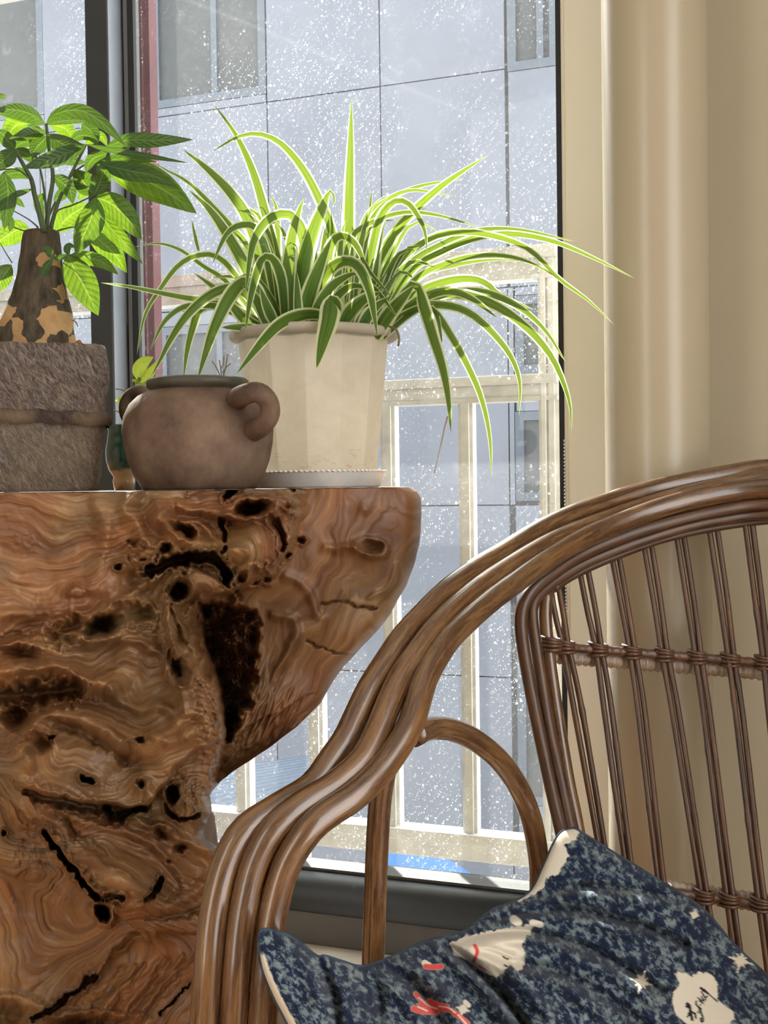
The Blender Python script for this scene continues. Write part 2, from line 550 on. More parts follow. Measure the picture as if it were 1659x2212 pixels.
def trunk_mat():
    t = NT('patchy money tree bark')
    o = t.obj()
    w = t.noise(o, 30, 4, 0.6)
    mp = t.n('ShaderNodeVectorMath', operation='ADD')
    t.l(o, mp.inputs[0])
    nz = t.n('ShaderNodeTexNoise'); nz.inputs['Scale'].default_value = 45; t.l(o, nz.inputs['Vector'])
    sc = t.n('ShaderNodeVectorMath', operation='SCALE'); sc.inputs['Scale'].default_value = 0.02
    t.l(nz.outputs['Color'], sc.inputs[0]); t.l(sc.outputs[0], mp.inputs[1])
    v = t.voronoi(mp.outputs[0], 38)
    r = t.sep(v.outputs['Color'])[0]
    z = t.sep(o)[2]
    low = t.n('ShaderNodeMapRange'); t.l(z, low.inputs[0])
    low.inputs[1].default_value = 0.16; low.inputs[2].default_value = 0.32; low.inputs[3].default_value = 0.40; low.inputs[4].default_value = 0.95
    patch = t.math('GREATER_THAN', r, low.outputs[0])
    bark = t.ramp(t.noise(t.mapping(o, (1, 1, 0.3)), 90, 5, 0.7), [(0.3, (0.022, 0.017, 0.012)), (0.7, (0.10, 0.078, 0.052))])
    tan = t.ramp(w, [(0.3, (0.26, 0.15, 0.065)), (0.7, (0.42, 0.27, 0.13))])
    c = t.mix(patch, bark, tan)
    b = t.bump(t.math('ADD', t.math('MULTIPLY', patch, -0.6), t.noise(t.mapping(o, (1, 1, 0.3)), 110, 5, 0.7)), 0.7, 0.003)
    return t.done(t.principled(c, 0.85, b, 0.2))
M['trunk'] = trunk_mat()

def planter_mat(name, c0, c1, scratch=True):
    t = NT(name)
    o = t.obj()
    n1 = t.noise(t.aniso(o, (0.0, -0.75, 0.0), (55, 150, 330)), 1.0, 4, 0.65, 1.2)
    n2 = t.noise(t.aniso(o, (0.0, -1.25, 0.0), (55, 150, 300)), 1.0, 4, 0.65, 1.2)
    h = t.math('MAXIMUM', n1, n2)
    big = t.noise(o, 9, 4, 0.6)
    c = t.ramp(h, [(0.46, c0), (0.72, c1)])
    c = t.mix(t.math('MULTIPLY', t.math('SUBTRACT', big, 0.45, True), 1.8, True), c, (0.30, 0.22, 0.13))
    b = t.bump(h, 0.85 if scratch else 0.3, 0.005)
    return t.done(t.principled(c, 0.9, b, 0.15))
M['planter'] = planter_mat('rough scratched cement', (0.070, 0.052, 0.044), (0.27, 0.225, 0.20))
M['planter_band'] = planter_mat('dark cement strap', (0.030, 0.020, 0.018), (0.085, 0.058, 0.050), False)

def clay_mat():
    t = NT('smoked brown clay')
    o = t.obj()
    n = t.noise(o, 14, 6, 0.65)
    f = t.noise(o, 70, 5, 0.6)
    c = t.ramp(n, [(0.30, (0.045, 0.027, 0.019)), (0.5, (0.125, 0.078, 0.053)), (0.75, (0.21, 0.145, 0.098))])
    c = t.mix(t.math('MULTIPLY', t.math('SUBTRACT', f, 0.55, True), 1.6, True), c, (0.06, 0.045, 0.038))
    b = t.bump(f, 0.35, 0.002)
    return t.done(t.principled(c, 0.72, b, 0.3))
M['clay'] = clay_mat()
M['clay_rim'] = plain('dark green brown glazed rim', (0.055, 0.050, 0.030), 0.5, 0.2, 30, 0.001)

def pot_mat():
    t = NT('stained cream plastic pot')
    o = t.obj()
    z = t.sep(o)[2]
    n = t.noise(o, 26, 6, 0.7, 0.4)
    cr = t.noise(t.mapping(o, (1, 1, 3)), 40, 6, 0.75, 1.0)
    c = t.ramp(n, [(0.35, (0.50, 0.45, 0.38)), (0.65, (0.64, 0.60, 0.53))])
    low = t.n('ShaderNodeMapRange'); t.l(z, low.inputs[0])
    low.inputs[1].default_value = 0.10; low.inputs[2].default_value = 0.02; low.inputs[3].default_value = 0.0; low.inputs[4].default_value = 0.12
    st = t.math('GREATER_THAN', t.math('ADD', cr, low.outputs[0]), 0.70)
    c = t.mix(t.math('MULTIPLY', st, 0.7), c, (0.36, 0.17, 0.05))
    p = t.principled(c, 0.42, t.bump(n, 0.1, 0.001), 0.4)
    tl = t.n('ShaderNodeBsdfTranslucent'); tl.inputs[0].default_value = (0.78, 0.72, 0.61, 1)
    return t.done(t.mixsh(0.5, p, tl.outputs[0]))
M['pot'] = pot_mat()

def glaze_mat():
    t = NT('bottle green glaze')
    o = t.obj()
    z = t.sep(o)[2]
    n = t.noise(o, 60, 4)
    edge = t.math('ADD', z, t.math('MULTIPLY', t.math('SUBTRACT', n, 0.5), 0.03))
    m = t.ramp(edge, [(0.030, 0.0), (0.033, 1.0)])
    c = t.mix(m, (0.30, 0.20, 0.11), t.ramp(n, [(0.3, (0.006, 0.022, 0.018)), (0.7, (0.02, 0.075, 0.055))]))
    return t.done(t.principled(c, 0.12, None, 0.6))
M['glaze'] = glaze_mat()

def cushion_mat():
    t = NT('navy mottled plush print')
    a = t.attr('tc').outputs['Vector']
    n1 = t.noise(t.aniso(a, (0, 0, 0.75), (34, 20, 1)), 1.0, 6, 0.66, 0.25)
    n2 = t.noise(t.aniso(a, (0, 0, 0.75), (10, 7, 1)), 1.0, 3, 0.6, 0.4)
    v = t.math('ADD', t.math('MULTIPLY', n1, 0.72), t.math('MULTIPLY', n2, 0.28))
    c = t.ramp(v, [(0.44, (0.010, 0.015, 0.036)), (0.50, (0.022, 0.034, 0.066)), (0.545, (0.11, 0.145, 0.165)), (0.66, (0.23, 0.28, 0.28))])
    pr = t.attr('print')
    c = t.mix(pr.outputs['Alpha'], c, pr.outputs['Color'])
    b = t.bump(t.noise(a, 260, 3, 0.7), 0.5, 0.002)
    return t.done(t.principled(c, 0.9, b, 0.1, Sheen_Weight=0.12, Sheen_Roughness=0.4))
M['cushion'] = cushion_mat()
M['plush_cream'] = plain('cream plush', (0.62, 0.55, 0.45), 0.95, 0.05, 60, 0.002, 0.1)
M['plush_navy'] = plain('navy plush seam', (0.05, 0.07, 0.10), 0.95, 0.2, 80, 0.002, 0.1)
M['seat_weave'] = M['rattan_wrap']

# ================================================================== THE SETTING
T_RIGHT, _ = PT(1221, 1046, -0.012)            # right edge of the window opening
T_LEFT = -1.75
Z_SILL = PT(850, 2050, -0.05)[1]
Z_TOP = 2.45

def tx0(px): return PT(px, 1046, -0.012)[0]
wl = empty('wall_window', W(T_RIGHT, 0, 0), kind='structure')
meta(wl, 'cream painted wall around the tall window')
wbox('wall_pier', T_RIGHT, 1.35, -0.0, 0.22, 0, 2.75, M['wall'], wl)
wbox('wall_lintel', T_LEFT, T_RIGHT, 0.0, 0.22, Z_TOP, 2.75, M['wall'], wl)
wbox('wall_parapet', T_LEFT, T_RIGHT, 0.0, 0.22, 0, Z_SILL - 0.03, M['wall'], wl)
wbox('wall_left_pier', T_LEFT - 0.5, T_LEFT, 0.0, 0.22, 0, 2.75, M['wall'], wl)

c1 = W(1.33, 0, 0)
wr = abox('wall_right', c1[0], c1[0] + 0.12, 0.55, c1[1] + 0.1, 0, 2.75, M['wall']); meta(wr, 'cream side wall beyond the rattan chair', kind='structure')  # cut short so sky fill enters through the open right rear
c0 = W(T_LEFT - 0.45, 0, 0)
wl2 = abox('wall_left', c0[0] - 0.12, c0[0], -1.2, c0[1], 0, 2.75, M['wall']); meta(wl2, 'cream side wall beyond the root stand', kind='structure')
wr2 = abox('wall_rear', -1.35, c1[0] - 0.15, -1.32, -1.2, 0, 2.75, M['wall']); meta(wr2, 'cream rear wall behind the viewer', kind='structure')  # added out of view; its width shapes the sky fill from behind
def slab(name, z0, z1, mat, lab):
    a = W(T_LEFT - 0.5, 0.22, 0); b = W(1.35, 0.22, 0)
    V = []
    for z in (z0, z1):
        V += [(a[0], -1.2, z), (b[0] + 0.1, -1.2, z), (b[0] + 0.1, b[1], z), (a[0], a[1], z)]
    o = mesh(name, V, BOXF, mat, smooth=False); meta(o, lab, kind='structure'); return o
slab('floor', -0.06, 0.0, M['floor'], 'brown wooden room floor')
slab('ceiling', 2.75, 2.83, M['ceiling'], 'white room ceiling')

tb_ = wbox('trim_2', T_RIGHT, tx0(1340), -0.012, 0.0, 0.0, 2.75, M['trim_cream']); meta(tb_, 'pale cream trim board right beside the window', kind='structure')  # added board; the wall strip's brightness is put into its pale colour
# sill board
sl_ = wbox('window_sill', T_LEFT, T_RIGHT, -0.16, 0.02, Z_SILL - 0.035, Z_SILL, M['sill'], None, 0.004)
sl_.name = 'trim_1'; meta(sl_, 'dusty pale window sill below the dark frame', kind='structure')

# ---------------------------------------------------------------- window
win = empty('window_1', W(0, 0, Z_SILL), kind='structure')
meta(win, 'dark grey framed window with dusty glass')
def tx(px, off, py=1046): return PT(px, py, off)[0]
# bottom frame: lower track, rounded rail and bright lip
zt0 = Z_SILL
zt1 = PT(850, 1993, -0.07)[1]
zt2 = PT(850, 1906, -0.03)[1]
wbox('bottom_track', T_LEFT, T_RIGHT, -0.075, 0.06, zt0, zt1, M['frame_grey'], win, 0.003)
n = 14
prof = []
for i in range(n + 1):
    a = math.pi / 2 * i / n
    prof.append((-0.02 - 0.050 * math.cos(a) ** 0.8, zt1 + (zt2 - zt1) * (math.sin(a) ** 1.15)))
prof += [(0.05, zt2), (0.05, zt1)]
V = []; F = []
for t_ in (T_LEFT, T_RIGHT):
    for o_, z_ in prof: V.append(W(t_, o_, z_))
k = len(prof)
for i in range(k - 1): F.append((i, i + 1, k + i + 1, k + i))
F += [tuple(range(k)), tuple(range(2 * k - 1, k - 1, -1))]
fix_normals(mesh('bottom_rail', V, F, M['frame_dark'], win))
zt3 = PT(850, 1890, -0.012)[1]
wbox('glazing_bead', T_LEFT, T_RIGHT, -0.016, 0.03, zt2, zt3, M['frame_grey'], win, 0.002)
wbox('top_rail', T_LEFT, T_RIGHT, -0.06, 0.06, Z_TOP - 0.06, Z_TOP, M['frame_dark'], win, 0.003)
wbox('right_gasket', T_RIGHT - 0.0085, T_RIGHT, -0.012, 0.06, Z_SILL, Z_TOP, M['gasket'], win)
# mullion: proud dark post, grooved sash stile, black gasket
tm0, tm1 = tx(203, -0.045), tx(250, -0.045)
wbox('mullion', tm0, tm1, -0.045, 0.05, zt2 - 0.01, Z_TOP, M['frame_dark'], win, 0.002)
wbox('mullion_flank', tm1, tm1 + 0.0015, -0.043, 0.03, zt2 - 0.01, Z_TOP, M['alu'], win)  # added strip; sky sheen on the post's side painted as a paler colour
ts = [tx(p, -0.004) for p in (276, 283, 291)]
wbox('sash_stile', tm1 + 0.0015, ts[0], -0.004, 0.04, zt2 - 0.01, Z_TOP, M['frame_grey'], win, 0.001)
wbox('stile_groove', ts[0], ts[1], 0.004, 0.04, zt2 - 0.01, Z_TOP, M['gasket'], win)
wbox('stile_lip', ts[1], ts[2], -0.002, 0.04, zt2 - 0.01, Z_TOP, M['frame_grey'], win, 0.0008)
wbox('left_gasket', ts[2], tx(306, 0.0), 0.0, 0.010, zt2 - 0.01, Z_TOP, M['gasket'], win)
tl0 = T_LEFT
wbox('left_stile', tl0, tl0 + 0.06, -0.03, 0.05, zt2 - 0.01, Z_TOP, M['frame_dark'], win, 0.002)
for q_ in ((tx(302, 0.012), T_RIGHT - 0.003, 0.010, 0.013), (tl0 + 0.05, tm0 + 0.003, 0.018, 0.021)):
    pn = wbox('pane', *q_, zt2, Z_TOP - 0.05, M['glass'], win)
    pn.data.materials.append(M['glass_clear'])
    for f_ in pn.data.polygons:          # the dust lies on the weather side
        f_.material_index = 0 if f_.normal.dot(Vector(WO)) > 0.9 else 1

# ---------------------------------------------------------------- drain pipe in the corner
pc = P(1421, 1046, 1.655)
rp = 0.0735
V, F, TC = lathe_data([(rp, 0.001), (rp, 0.9), (rp, 2.749)], (pc[0], pc[1]), 96, False, False)
pipe = empty('drain_pipe', (pc[0], pc[1], 0), 'thick round cream pipe standing in front of the wall beside the window', 'pipe')
mesh('pipe_shaft', V, F, M['pipe'], pipe)
V, F, TC = lathe_data([(rp + 0.006, 0.0), (rp + 0.006, 0.05), (rp + 0.001, 0.056)], (pc[0], pc[1]), 64, False, False)
mesh('pipe_collar', V, F, M['pipe'], pipe)

# ---------------------------------------------------------------- bead chain of a blind
ch_parts = []
tb, zb0 = PT(1220, 940, -0.024)
zb1 = PT(1224, 1120, -0.02)[1]
zz = 2.3
rb = 0.0024
ico = bmesh.new(); bmesh.ops.create_icosphere(ico, subdivisions=1, radius=rb)
iv = np.array([v.co[:] for v in ico.verts]); iF = [tuple(v.index for v in f.verts) for f in ico.faces]; ico.free()
def beads(za, zc, dt):
    k_ = int((zc - za) / 0.0056)
    for i in range(k_):
        ch_parts.append((iv + W(tb + dt, -0.024, za + i * 0.0056), iF, np.zeros_like(iv)))
beads(zb1 - 0.18, zb0, 0.0)
V, F, TC = join(ch_parts)
chain = empty('bead_chain', W(tb, -0.02, zb1 - 0.18), 'thin white bead chain hanging at the right edge of the window', 'bead chain')
o = mesh('bead_string', V, F, M['bead'], chain); o['kind'] = 'stuff'
tube('cord', [W(tb, -0.02, zb1 - 0.18), W(tb, -0.02, zb0), W(tb + 0.001, -0.02, 2.40)], 0.0007, M['bead'], chain, 6)

# ================================================================== OUTDOORS
# white metal guard right outside the glass
G = 0.34
guard = empty('window_guard', W(0, G, PT(1000, 1850, G)[1]), 'weathered white metal guard rails and bars outside the window', 'window guard')
tgl, tgr = -1.7, tx(1203, G) + 0.006
def rail(ya, yb, o0, o1, xr=1000):
    za, zb_ = PT(xr, yb, G)[1], PT(xr, ya, G)[1]
    wbox('rail', tgl, tgr, G + o0, G + o1, za, zb_, M['white_metal'], guard, 0.003)
rail(545, 572, -0.020, 0.03)      # top rail with its drip edge
rail(572, 606, -0.008, 0.03)
rail(606, 615, -0.014, 0.03)
rail(816, 836, -0.018, 0.03)
rail(836, 862, -0.006, 0.03)
rail(862, 872, -0.012, 0.03)
rail(1796, 1820, -0.020, 0.03)
rail(1820, 1856, -0.010, 0.03)
z_lo, z_mid, z_top = PT(1000, 1800, G)[1], PT(1000, 866, G)[1], PT(1000, 550, G)[1]
def bar(px, wpx, z0, z1):
    t0 = tx(px - wpx / 2, G); t1 = tx(px + wpx / 2, G)
    wbox('bar', t0, t1, G - 0.004, G + 0.022, z0, z1, M['white_metal'], guard, 0.002)
    d = (t1 - t0) * 0.22
    wbox('bar_bead', t0 + d, t1 - d, G - 0.011, G - 0.003, z0, z1, M['white_metal'], guard, 0.0015)
for px in (-140, 25, 190, 352, 515, 675, 840, 1008):
    bar(px, 32, z_lo, z_mid)
t0, t1 = tx(1166, G), tx(1204, G)
wbox('bar', t0, t1 + 0.01, G - 0.004, G + 0.03, PT(1000, 1900, G)[1], z_top, M['white_metal'], guard, 0.003)
wbox('bar_bead', t0 + 0.006, t0 + 0.016, G - 0.013, G - 0.003, PT(1000, 1860, G)[1], z_top, M['white_metal'], guard, 0.002)
wbox('bar_bead', t0 + 0.020, t1 - 0.002, G - 0.010, G - 0.003, PT(1000, 1860, G)[1], z_top, M['white_metal'], guard, 0.002)

# faded red post seen just right of the mullion
tr0, tr1 = tx(296, 0.20), tx(340, 0.20)
o = wbox('red_post', tr0, tr1, 0.20, 0.23, -1.4, 3.0, M['red_paint'], None, 0.002)
meta(o, 'faded red post outdoors beside the dark window mullion', 'post')

# facade across the alley
FO = 4.0
fac = empty('building_facade', W(0, FO, -1.5), 'grey panelled building facade across the alley', 'building')
def ft(px): return PT(px, 1046, FO)[0]
def fz(py, px=833): return PT(px, py, FO)[1]
FT0, FT1 = ft(-1500), ft(2150)
Z_F1 = fz(-150)
wbox('backing_wall', FT0, FT1, FO + 0.02, FO + 0.4, -1.5, Z_F1, M['joint'], fac)
colx = [-1500, -1230, -960, -690, -420, -150, 112, 345, 590, 833, 1101, 1350, 1620, 1890, 2150]
rows = [-150, 185, 640, 1093, 1452, 1830, 2250, 2780]
zb_ = [fz(y) for y in rows]
g = 0.0035
# window openings: (px0, px1, ytop, ybottom, kind)
wins = [(345, 588, -150, 217, 'beige'), (1106, 1215, -150, 146, 'blue'), (-140, 112, -150, 262, 'beige'),
        (1116, 1210, 636, 806, 'blue'), (1114, 1210, 888, 1082, 'blue'), (1112, 1215, 1460, 1740, 'blue'),
        (350, 585, 700, 1000, 'blue'), (-120, 100, 640, 1000, 'beige')]
wrect = []
for a, b, c_, d_, kd in wins:
    wrect.append((ft(a), ft(b), fz(d_, (a + b) / 2), fz(c_, (a + b) / 2), kd))
def cut(rs, w_):
    out = []
    for (a, b, c_, d_) in rs:
        wa, wb, wc, wd = w_[:4]
        if wb <= a or wa >= b or wd <= c_ or wc >= d_: out.append((a, b, c_, d_)); continue
        if wa > a: out.append((a, wa, c_, d_))
        if wb < b: out.append((wb, b, c_, d_))
        x0, x1 = max(a, wa), min(b, wb)
        if wc > c_: out.append((x0, x1, c_, wc))
        if wd < d_: out.append((x0, x1, wd, d_))
    return out
rs_ = random.Random(4)
for i in range(len(colx) - 1):
    for j in range(len(rows) - 1):
        rr = [(ft(colx[i]), ft(colx[i + 1]), zb_[j + 1], zb_[j])]
        for w_ in wrect: rr = cut(rr, w_)
        for a, b, c_, d_ in rr:
            if b - a < 0.03 or d_ - c_ < 0.03: continue
            q = rs_.uniform(-0.002, 0.002)
            wbox('panel', a + g, b - g, FO + q, FO + 0.03, c_ + g, d_ - g, M['panel'], fac)
for a, b, c_, d_, kd in wrect:
    f_ = 0.045
    fr = mesh('window', np.vstack([wbox_v(a, a + f_, FO + 0.0, FO + 0.06, c_, d_), wbox_v(b - f_, b, FO + 0.0, FO + 0.06, c_, d_),
                                   wbox_v(a + f_, b - f_, FO + 0.0, FO + 0.06, c_, c_ + f_), wbox_v(a + f_, b - f_, FO, FO + 0.06, d_ - f_, d_),
                                   wbox_v((a + b) / 2 + 0.02, (a + b) / 2 + 0.055, FO + 0.005, FO + 0.06, c_ + f_, d_ - f_)]),
              [tuple(x + 8 * k for x in q) for k in range(5) for q in BOXF], M['ext_frame'], fac, smooth=False)
    fix_normals(fr)
    wbox('window_pane', a + f_, b - f_, FO + 0.03, FO + 0.04, c_ + f_, d_ - f_, M['ext_glass_' + kd], fr)

# corrugated awning and blue tarp canopy down in the alley
def corr(name, c00, c10, c01, c11, nu, nv, amp, waves, mat, parent):
    """sheet with ridges running along the first direction"""
    V = []
    for j in range(nv + 1):
        v = j / nv
        for i in range(nu + 1):
            u = i / nu
            p = (1 - v) * ((1 - u) * c00 + u * c10) + v * ((1 - u) * c01 + u * c11)
            p = p + np.array((0, 0, amp * math.sin(v * waves * 2 * math.pi)))
            V.append(p)
    F = [(j * (nu + 1) + i, j * (nu + 1) + i + 1, (j + 1) * (nu + 1) + i + 1, (j + 1) * (nu + 1) + i) for j in range(nv) for i in range(nu)]
    o = mesh(name, V, F, mat, parent)
    so_ = o.modifiers.new('thickness', 'SOLIDIFY'); so_.thickness = 0.004
    return o
def pw(px, py, off):
    t_, z_ = PT(px, py, off); return W(t_, off, z_)
aw = empty('corrugated_awning', pw(560, 1760, 2.0), 'grey corrugated awning sheet below, seen between root stand and chair', 'awning')
corr('sheet', pw(330, 1800, 1.3), pw(690, 1712, 1.3), pw(330, 1690, 2.6), pw(690, 1640, 2.6), 2, 220, 0.030, 11, M['corrugated'], aw)
for px in (360, 660):
    tube('support', [pw(px, 1700, 2.4) - np.array((0, 0, 0.02)), pw(px, 1700, 2.4) * np.array((1, 1, 0)) + np.array((0, 0, -1.5))], 0.02, M['white_metal'], aw, 8)
can = empty('blue_canopy', pw(890, 1900, 1.2), 'blue tarpaulin canopy low outside the window bottom', 'canopy')
ap = pw(868, 1838, 1.3)
cor = [pw(735, 1912, 0.9), pw(1020, 1925, 0.9), pw(1040, 1905, 1.9), pw(770, 1895, 1.9)]
V = []; F = []
nn = 16
for s_ in range(4):
    a, b = cor[s_], cor[(s_ + 1) % 4]
    base = len(V)
    for j in range(nn + 1):
        w_ = j / nn
        for i in range(nn + 1):
            e = a + (b - a) * i / nn
            q = e + (ap - e) * w_
            q = q + np.array((0, 0, 0.03 * math.sin(math.pi * w_)))
            V.append(q)
    F += [(base + j * (nn + 1) + i, base + j * (nn + 1) + i + 1, base + (j + 1) * (nn + 1) + i + 1, base + (j + 1) * (nn + 1) + i) for j in range(nn) for i in range(nn)]
o = mesh('tarp', V, F, M['blue_tarp'], can)
for c_ in cor:
    tube('pole', [c_ - np.array((0, 0, 0.004)), c_ * np.array((1, 1, 0)) + np.array((0, 0, -1.5))], 0.012, M['white_metal'], can, 8)
V = [W(-6, 0.22, -1.5), W(6, 0.22, -1.5), W(6, FO + 0.4, -1.5), W(-6, FO + 0.4, -1.5)]
V = V + [v - np.array((0, 0, 0.1)) for v in V]
o = mesh('ground', V, BOXF, M['ground'], smooth=False); fix_normals(o); meta(o, 'pale concrete alley ground outdoors', kind='structure')

# ================================================================== ROOT STAND
TT = CAMZ - 0.004                    # height of its flat top
R_OUT = [(1030, 868), (1048, 876), (1054, 890), (1062, 902), (1076, 910), (1110, 913), (1180, 905), (1262, 880), (1325, 846), (1385, 795), (1440, 742), (1520, 690), (1570, 640),
         (1610, 590), (1632, 556), (1665, 505), (1695, 468), (1720, 450), (1750, 458), (1770, 452), (1795, 436), (1812, 444), (1830, 470), (1850, 478),
         (1900, 470), (2000, 520), (2100, 545), (2212, 560), (2350, 590), (2620, 640)]
R_OUT = np.array(R_OUT, float)
def r_out(y):
    b = np.interp(y, R_OUT[:, 0], R_OUT[:, 1])
    rough = sstep(1600, 1700, y) * (1 - sstep(1830, 1880, y))
    b = b + 4 * gnoise(y / 60, y * 0 + 3.3) + rough * (7 * gnoise(y / 18, y * 0))
    return b
MASS_E = np.array([(1030, 655), (1060, 652), (1110, 646), (1150, 640), (1200, 618), (1240, 585), (1268, 520), (1290, 455), (1310, 425), (1340, 415), (1390, 420),
                   (1440, 445), (1480, 466), (1560, 480), (1620, 487), (1650, 470), (1690, 470), (1750, 480), (1830, 490), (2000, 560), (2600, 700)], float)

ys = np.concatenate([np.linspace(1036, 1062, 14), np.arange(1064.4, 2216, 2.4), np.linspace(2224, 2640, 40)])
NX = 400
sx = np.concatenate([np.linspace(0, 0.10, 14, endpoint=False), np.linspace(0.10, 1.0, NX)])
sx = 1 - (1 - sx) ** 1.04
XL = -330.0
ro = r_out(ys)
PXg = XL + (ro[:, None] - XL) * sx[None, :]
PYg = np.repeat(ys[:, None], len(sx), 1)

# swirled grain coordinates
qx, qy = PXg / 100.0, PYg / 100.0
w1x = fbm(qx * 0.55 + 3.1, qy * 0.55, 3); w1y = fbm(qx * 0.55 - 7.7, qy * 0.55 + 5.2, 3)
w2x = fbm((qx + w1x) * 1.1 + 1.7, (qy + w1y) * 1.1, 3); w2y = fbm((qx + w1x) * 1.1 - 4.2, (qy + w1y) * 1.1 + 9.2, 3)
wx = qx + 0.75 * w1x + 0.22 * w2x; wy = qy + 0.75 * w1y + 0.22 * w2y

H = np.zeros_like(PXg)               # relief towards the viewer, metres
PSI = np.zeros_like(PXg)
KIND = np.zeros_like(PXg)
jx = PXg + 6 * fbm(PXg / 45, PYg / 45, 2); jy = PYg + 6 * fbm(PXg / 45 + 40, PYg / 45, 2)

kx = jx + 3.2 * fbm(PXg / 17 + 9, PYg / 17, 3); ky = jy + 3.2 * fbm(PXg / 15, PYg / 15 + 33, 3)   # ragged coordinates for hollows
def blob(x, y, rx, ry, amp, ang=0.0, ring=0.0, sharp=1.0):
    global H, PSI
    a = math.radians(ang)
    dx, dy = ((jx if amp > 0 else kx) - x, (jy if amp > 0 else ky) - y)
    u = (dx * math.cos(a) + dy * math.sin(a)) / rx; v = (-dx * math.sin(a) + dy * math.cos(a)) / ry
    r2 = u * u + v * v
    H = H + amp * np.exp(-r2 ** sharp)
    if amp < -0.015: H = H + 0.30 * abs(amp) * np.exp(-((np.sqrt(r2) - 1.55) / 0.45) ** 2)     # raised lip
    if ring: PSI = PSI + ring * np.exp(-r2 * 0.45)

def ridge(pts, w, amp, ring=0.0, sharp=1.0):
    global H, PSI
    p = spline(np.array(pts, float), max(6, 5 * len(pts)))
    d = dist_poly(jx, jy, [tuple(q) for q in p]) if amp > 0 else dist_poly(kx, ky, [tuple(q) for q in p])
    if amp < 0: w = w * (0.65 + 0.5 * np.abs(gnoise(PXg / 28, PYg / 28)) * 2)
    H = H + amp * np.exp(-(d / w) ** (2 * sharp))
    if amp < -0.015: H = H + 0.22 * abs(amp) * np.exp(-((d / w - 1.6) / 0.5) ** 2)
    if ring: PSI = PSI + ring * np.exp(-(d / (w * 2.2)) ** 2)

def step_edge(pts, w, amp, side, reach):
    """lip: relief rises on one side of a line and fades away from it"""
    global H
    p = spline(np.array(pts, float), max(6, 5 * len(pts)))
    best = np.full(jx.shape, 1e9); sg = np.zeros(jx.shape)
    for (x0, y0), (x1, y1) in zip(p[:-1], p[1:]):
        dx, dy = x1 - x0, y1 - y0
        t = np.clip(((jx - x0) * dx + (jy - y0) * dy) / (dx * dx + dy * dy), 0, 1)
        d = np.hypot(jx - x0 - t * dx, jy - y0 - t * dy)
        s = np.sign(dx * (jy - y0) - dy * (jx - x0))
        m = d < best
        best = np.where(m, d, best); sg = np.where(m, s, sg)
    sd = best * sg * side
    H = H + amp * sstep(-w, w, sd) * np.exp(-(np.maximum(sd, 0) / reach) ** 2)

# upper gnarled cluster
blob(348, 1110, 20, 28, 0.030, 10, 0.5)
ridge([(345, 1120), (380, 1165), (440, 1185), (500, 1190)], 17, 0.022, 0.3)
blob(318, 1185, 40, 34, 0.020, 0, 0.7)
blob(352, 1183, 12, 9, -0.030)
for i in range(26):
    a_ = random.random() * 6.28; r_ = random.random() ** 0.5
    blob(312 + 45 * r_ * math.cos(a_), 1188 + 28 * r_ * math.sin(a_), 5 + 4 * random.random(), 4 + 3 * random.random(), random.choice((-0.009, -0.012, 0.006)))
blob(392, 1146, 24, 11, -0.034, 28)
ridge([(378, 1128), (420, 1130), (460, 1160), (478, 1178)], 8, 0.012)
ridge([(478, 1118), (485, 1150), (482, 1170)], 6, -0.028)
blob(500, 1130, 12, 12, -0.012)
ridge([(385, 1095), (440, 1100), (500, 1112), (560, 1118), (600, 1105)], 12, 0.014, 0.3)
blob(546, 1098, 33, 13, -0.060, -8, 0.3)
blob(497, 1067, 15, 7, -0.040, -35)
blob(545, 1180, 46, 50, 0.046, 10, 0.8, 1.4)
ridge([(585, 1120), (600, 1145), (612, 1175), (608, 1185)], 7, -0.020)
ridge([(578, 1125), (598, 1155), (600, 1190)], 5, 0.006)
blob(622, 1085, 30, 34, 0.018, 0, 0.6)
for i in range(22):
    a_ = random.random() * 6.28; r_ = random.random() ** 0.5
    blob(622 + 30 * r_ * math.cos(a_), 1085 + 36 * r_ * math.sin(a_), 4 + 4 * random.random(), 4 + 3 * random.random(), random.choice((-0.009, -0.011, 0.005)))
ridge([(420, 1055), (405, 1075), (425, 1062), (440, 1056)], 3, 0.006)
# dark crescent cave under the brow, and the folded lip inside it
ridge([(325, 1236), (365, 1216), (420, 1206), (470, 1208), (484, 1232), (488, 1252)], 11, -0.062, 0.3, 1.6)
step_edge([(396, 1222), (430, 1228), (470, 1255), (500, 1280)], 3, -0.024, -1, 20)
blob(440, 1252, 46, 26, 0.026, 25, 0.3, 1.5)
ridge([(392, 1225), (382, 1245), (366, 1278), (360, 1320), (368, 1370), (382, 1420)], 7, 0.030, 0.2)
blob(383, 1275, 21, 16, -0.060, -30, 0.0, 1.5)
ridge([(372, 1315), (388, 1345), (402, 1380), (420, 1395)], 5, 0.020)
blob(404, 1330, 20, 40, -0.030, 5, 0.0, 1.5)
ridge([(503, 1252), (500, 1270), (540, 1268), (590, 1235), (625, 1180)], 5, 0.010)
for (x, y, rx, ry, an) in ((604, 1210, 18, 6, -42), (588, 1228, 10, 8, -40), (570, 1246, 14, 10, 20), (548, 1245, 10, 14, 0), (525, 1250, 8, 15, 15), (620, 1198, 6, 5, 0)):
    blob(x, y, rx, ry, -0.032, an)
blob(485, 1293, 16, 10, -0.022)
blob(484, 1190, 7, 6, -0.02)

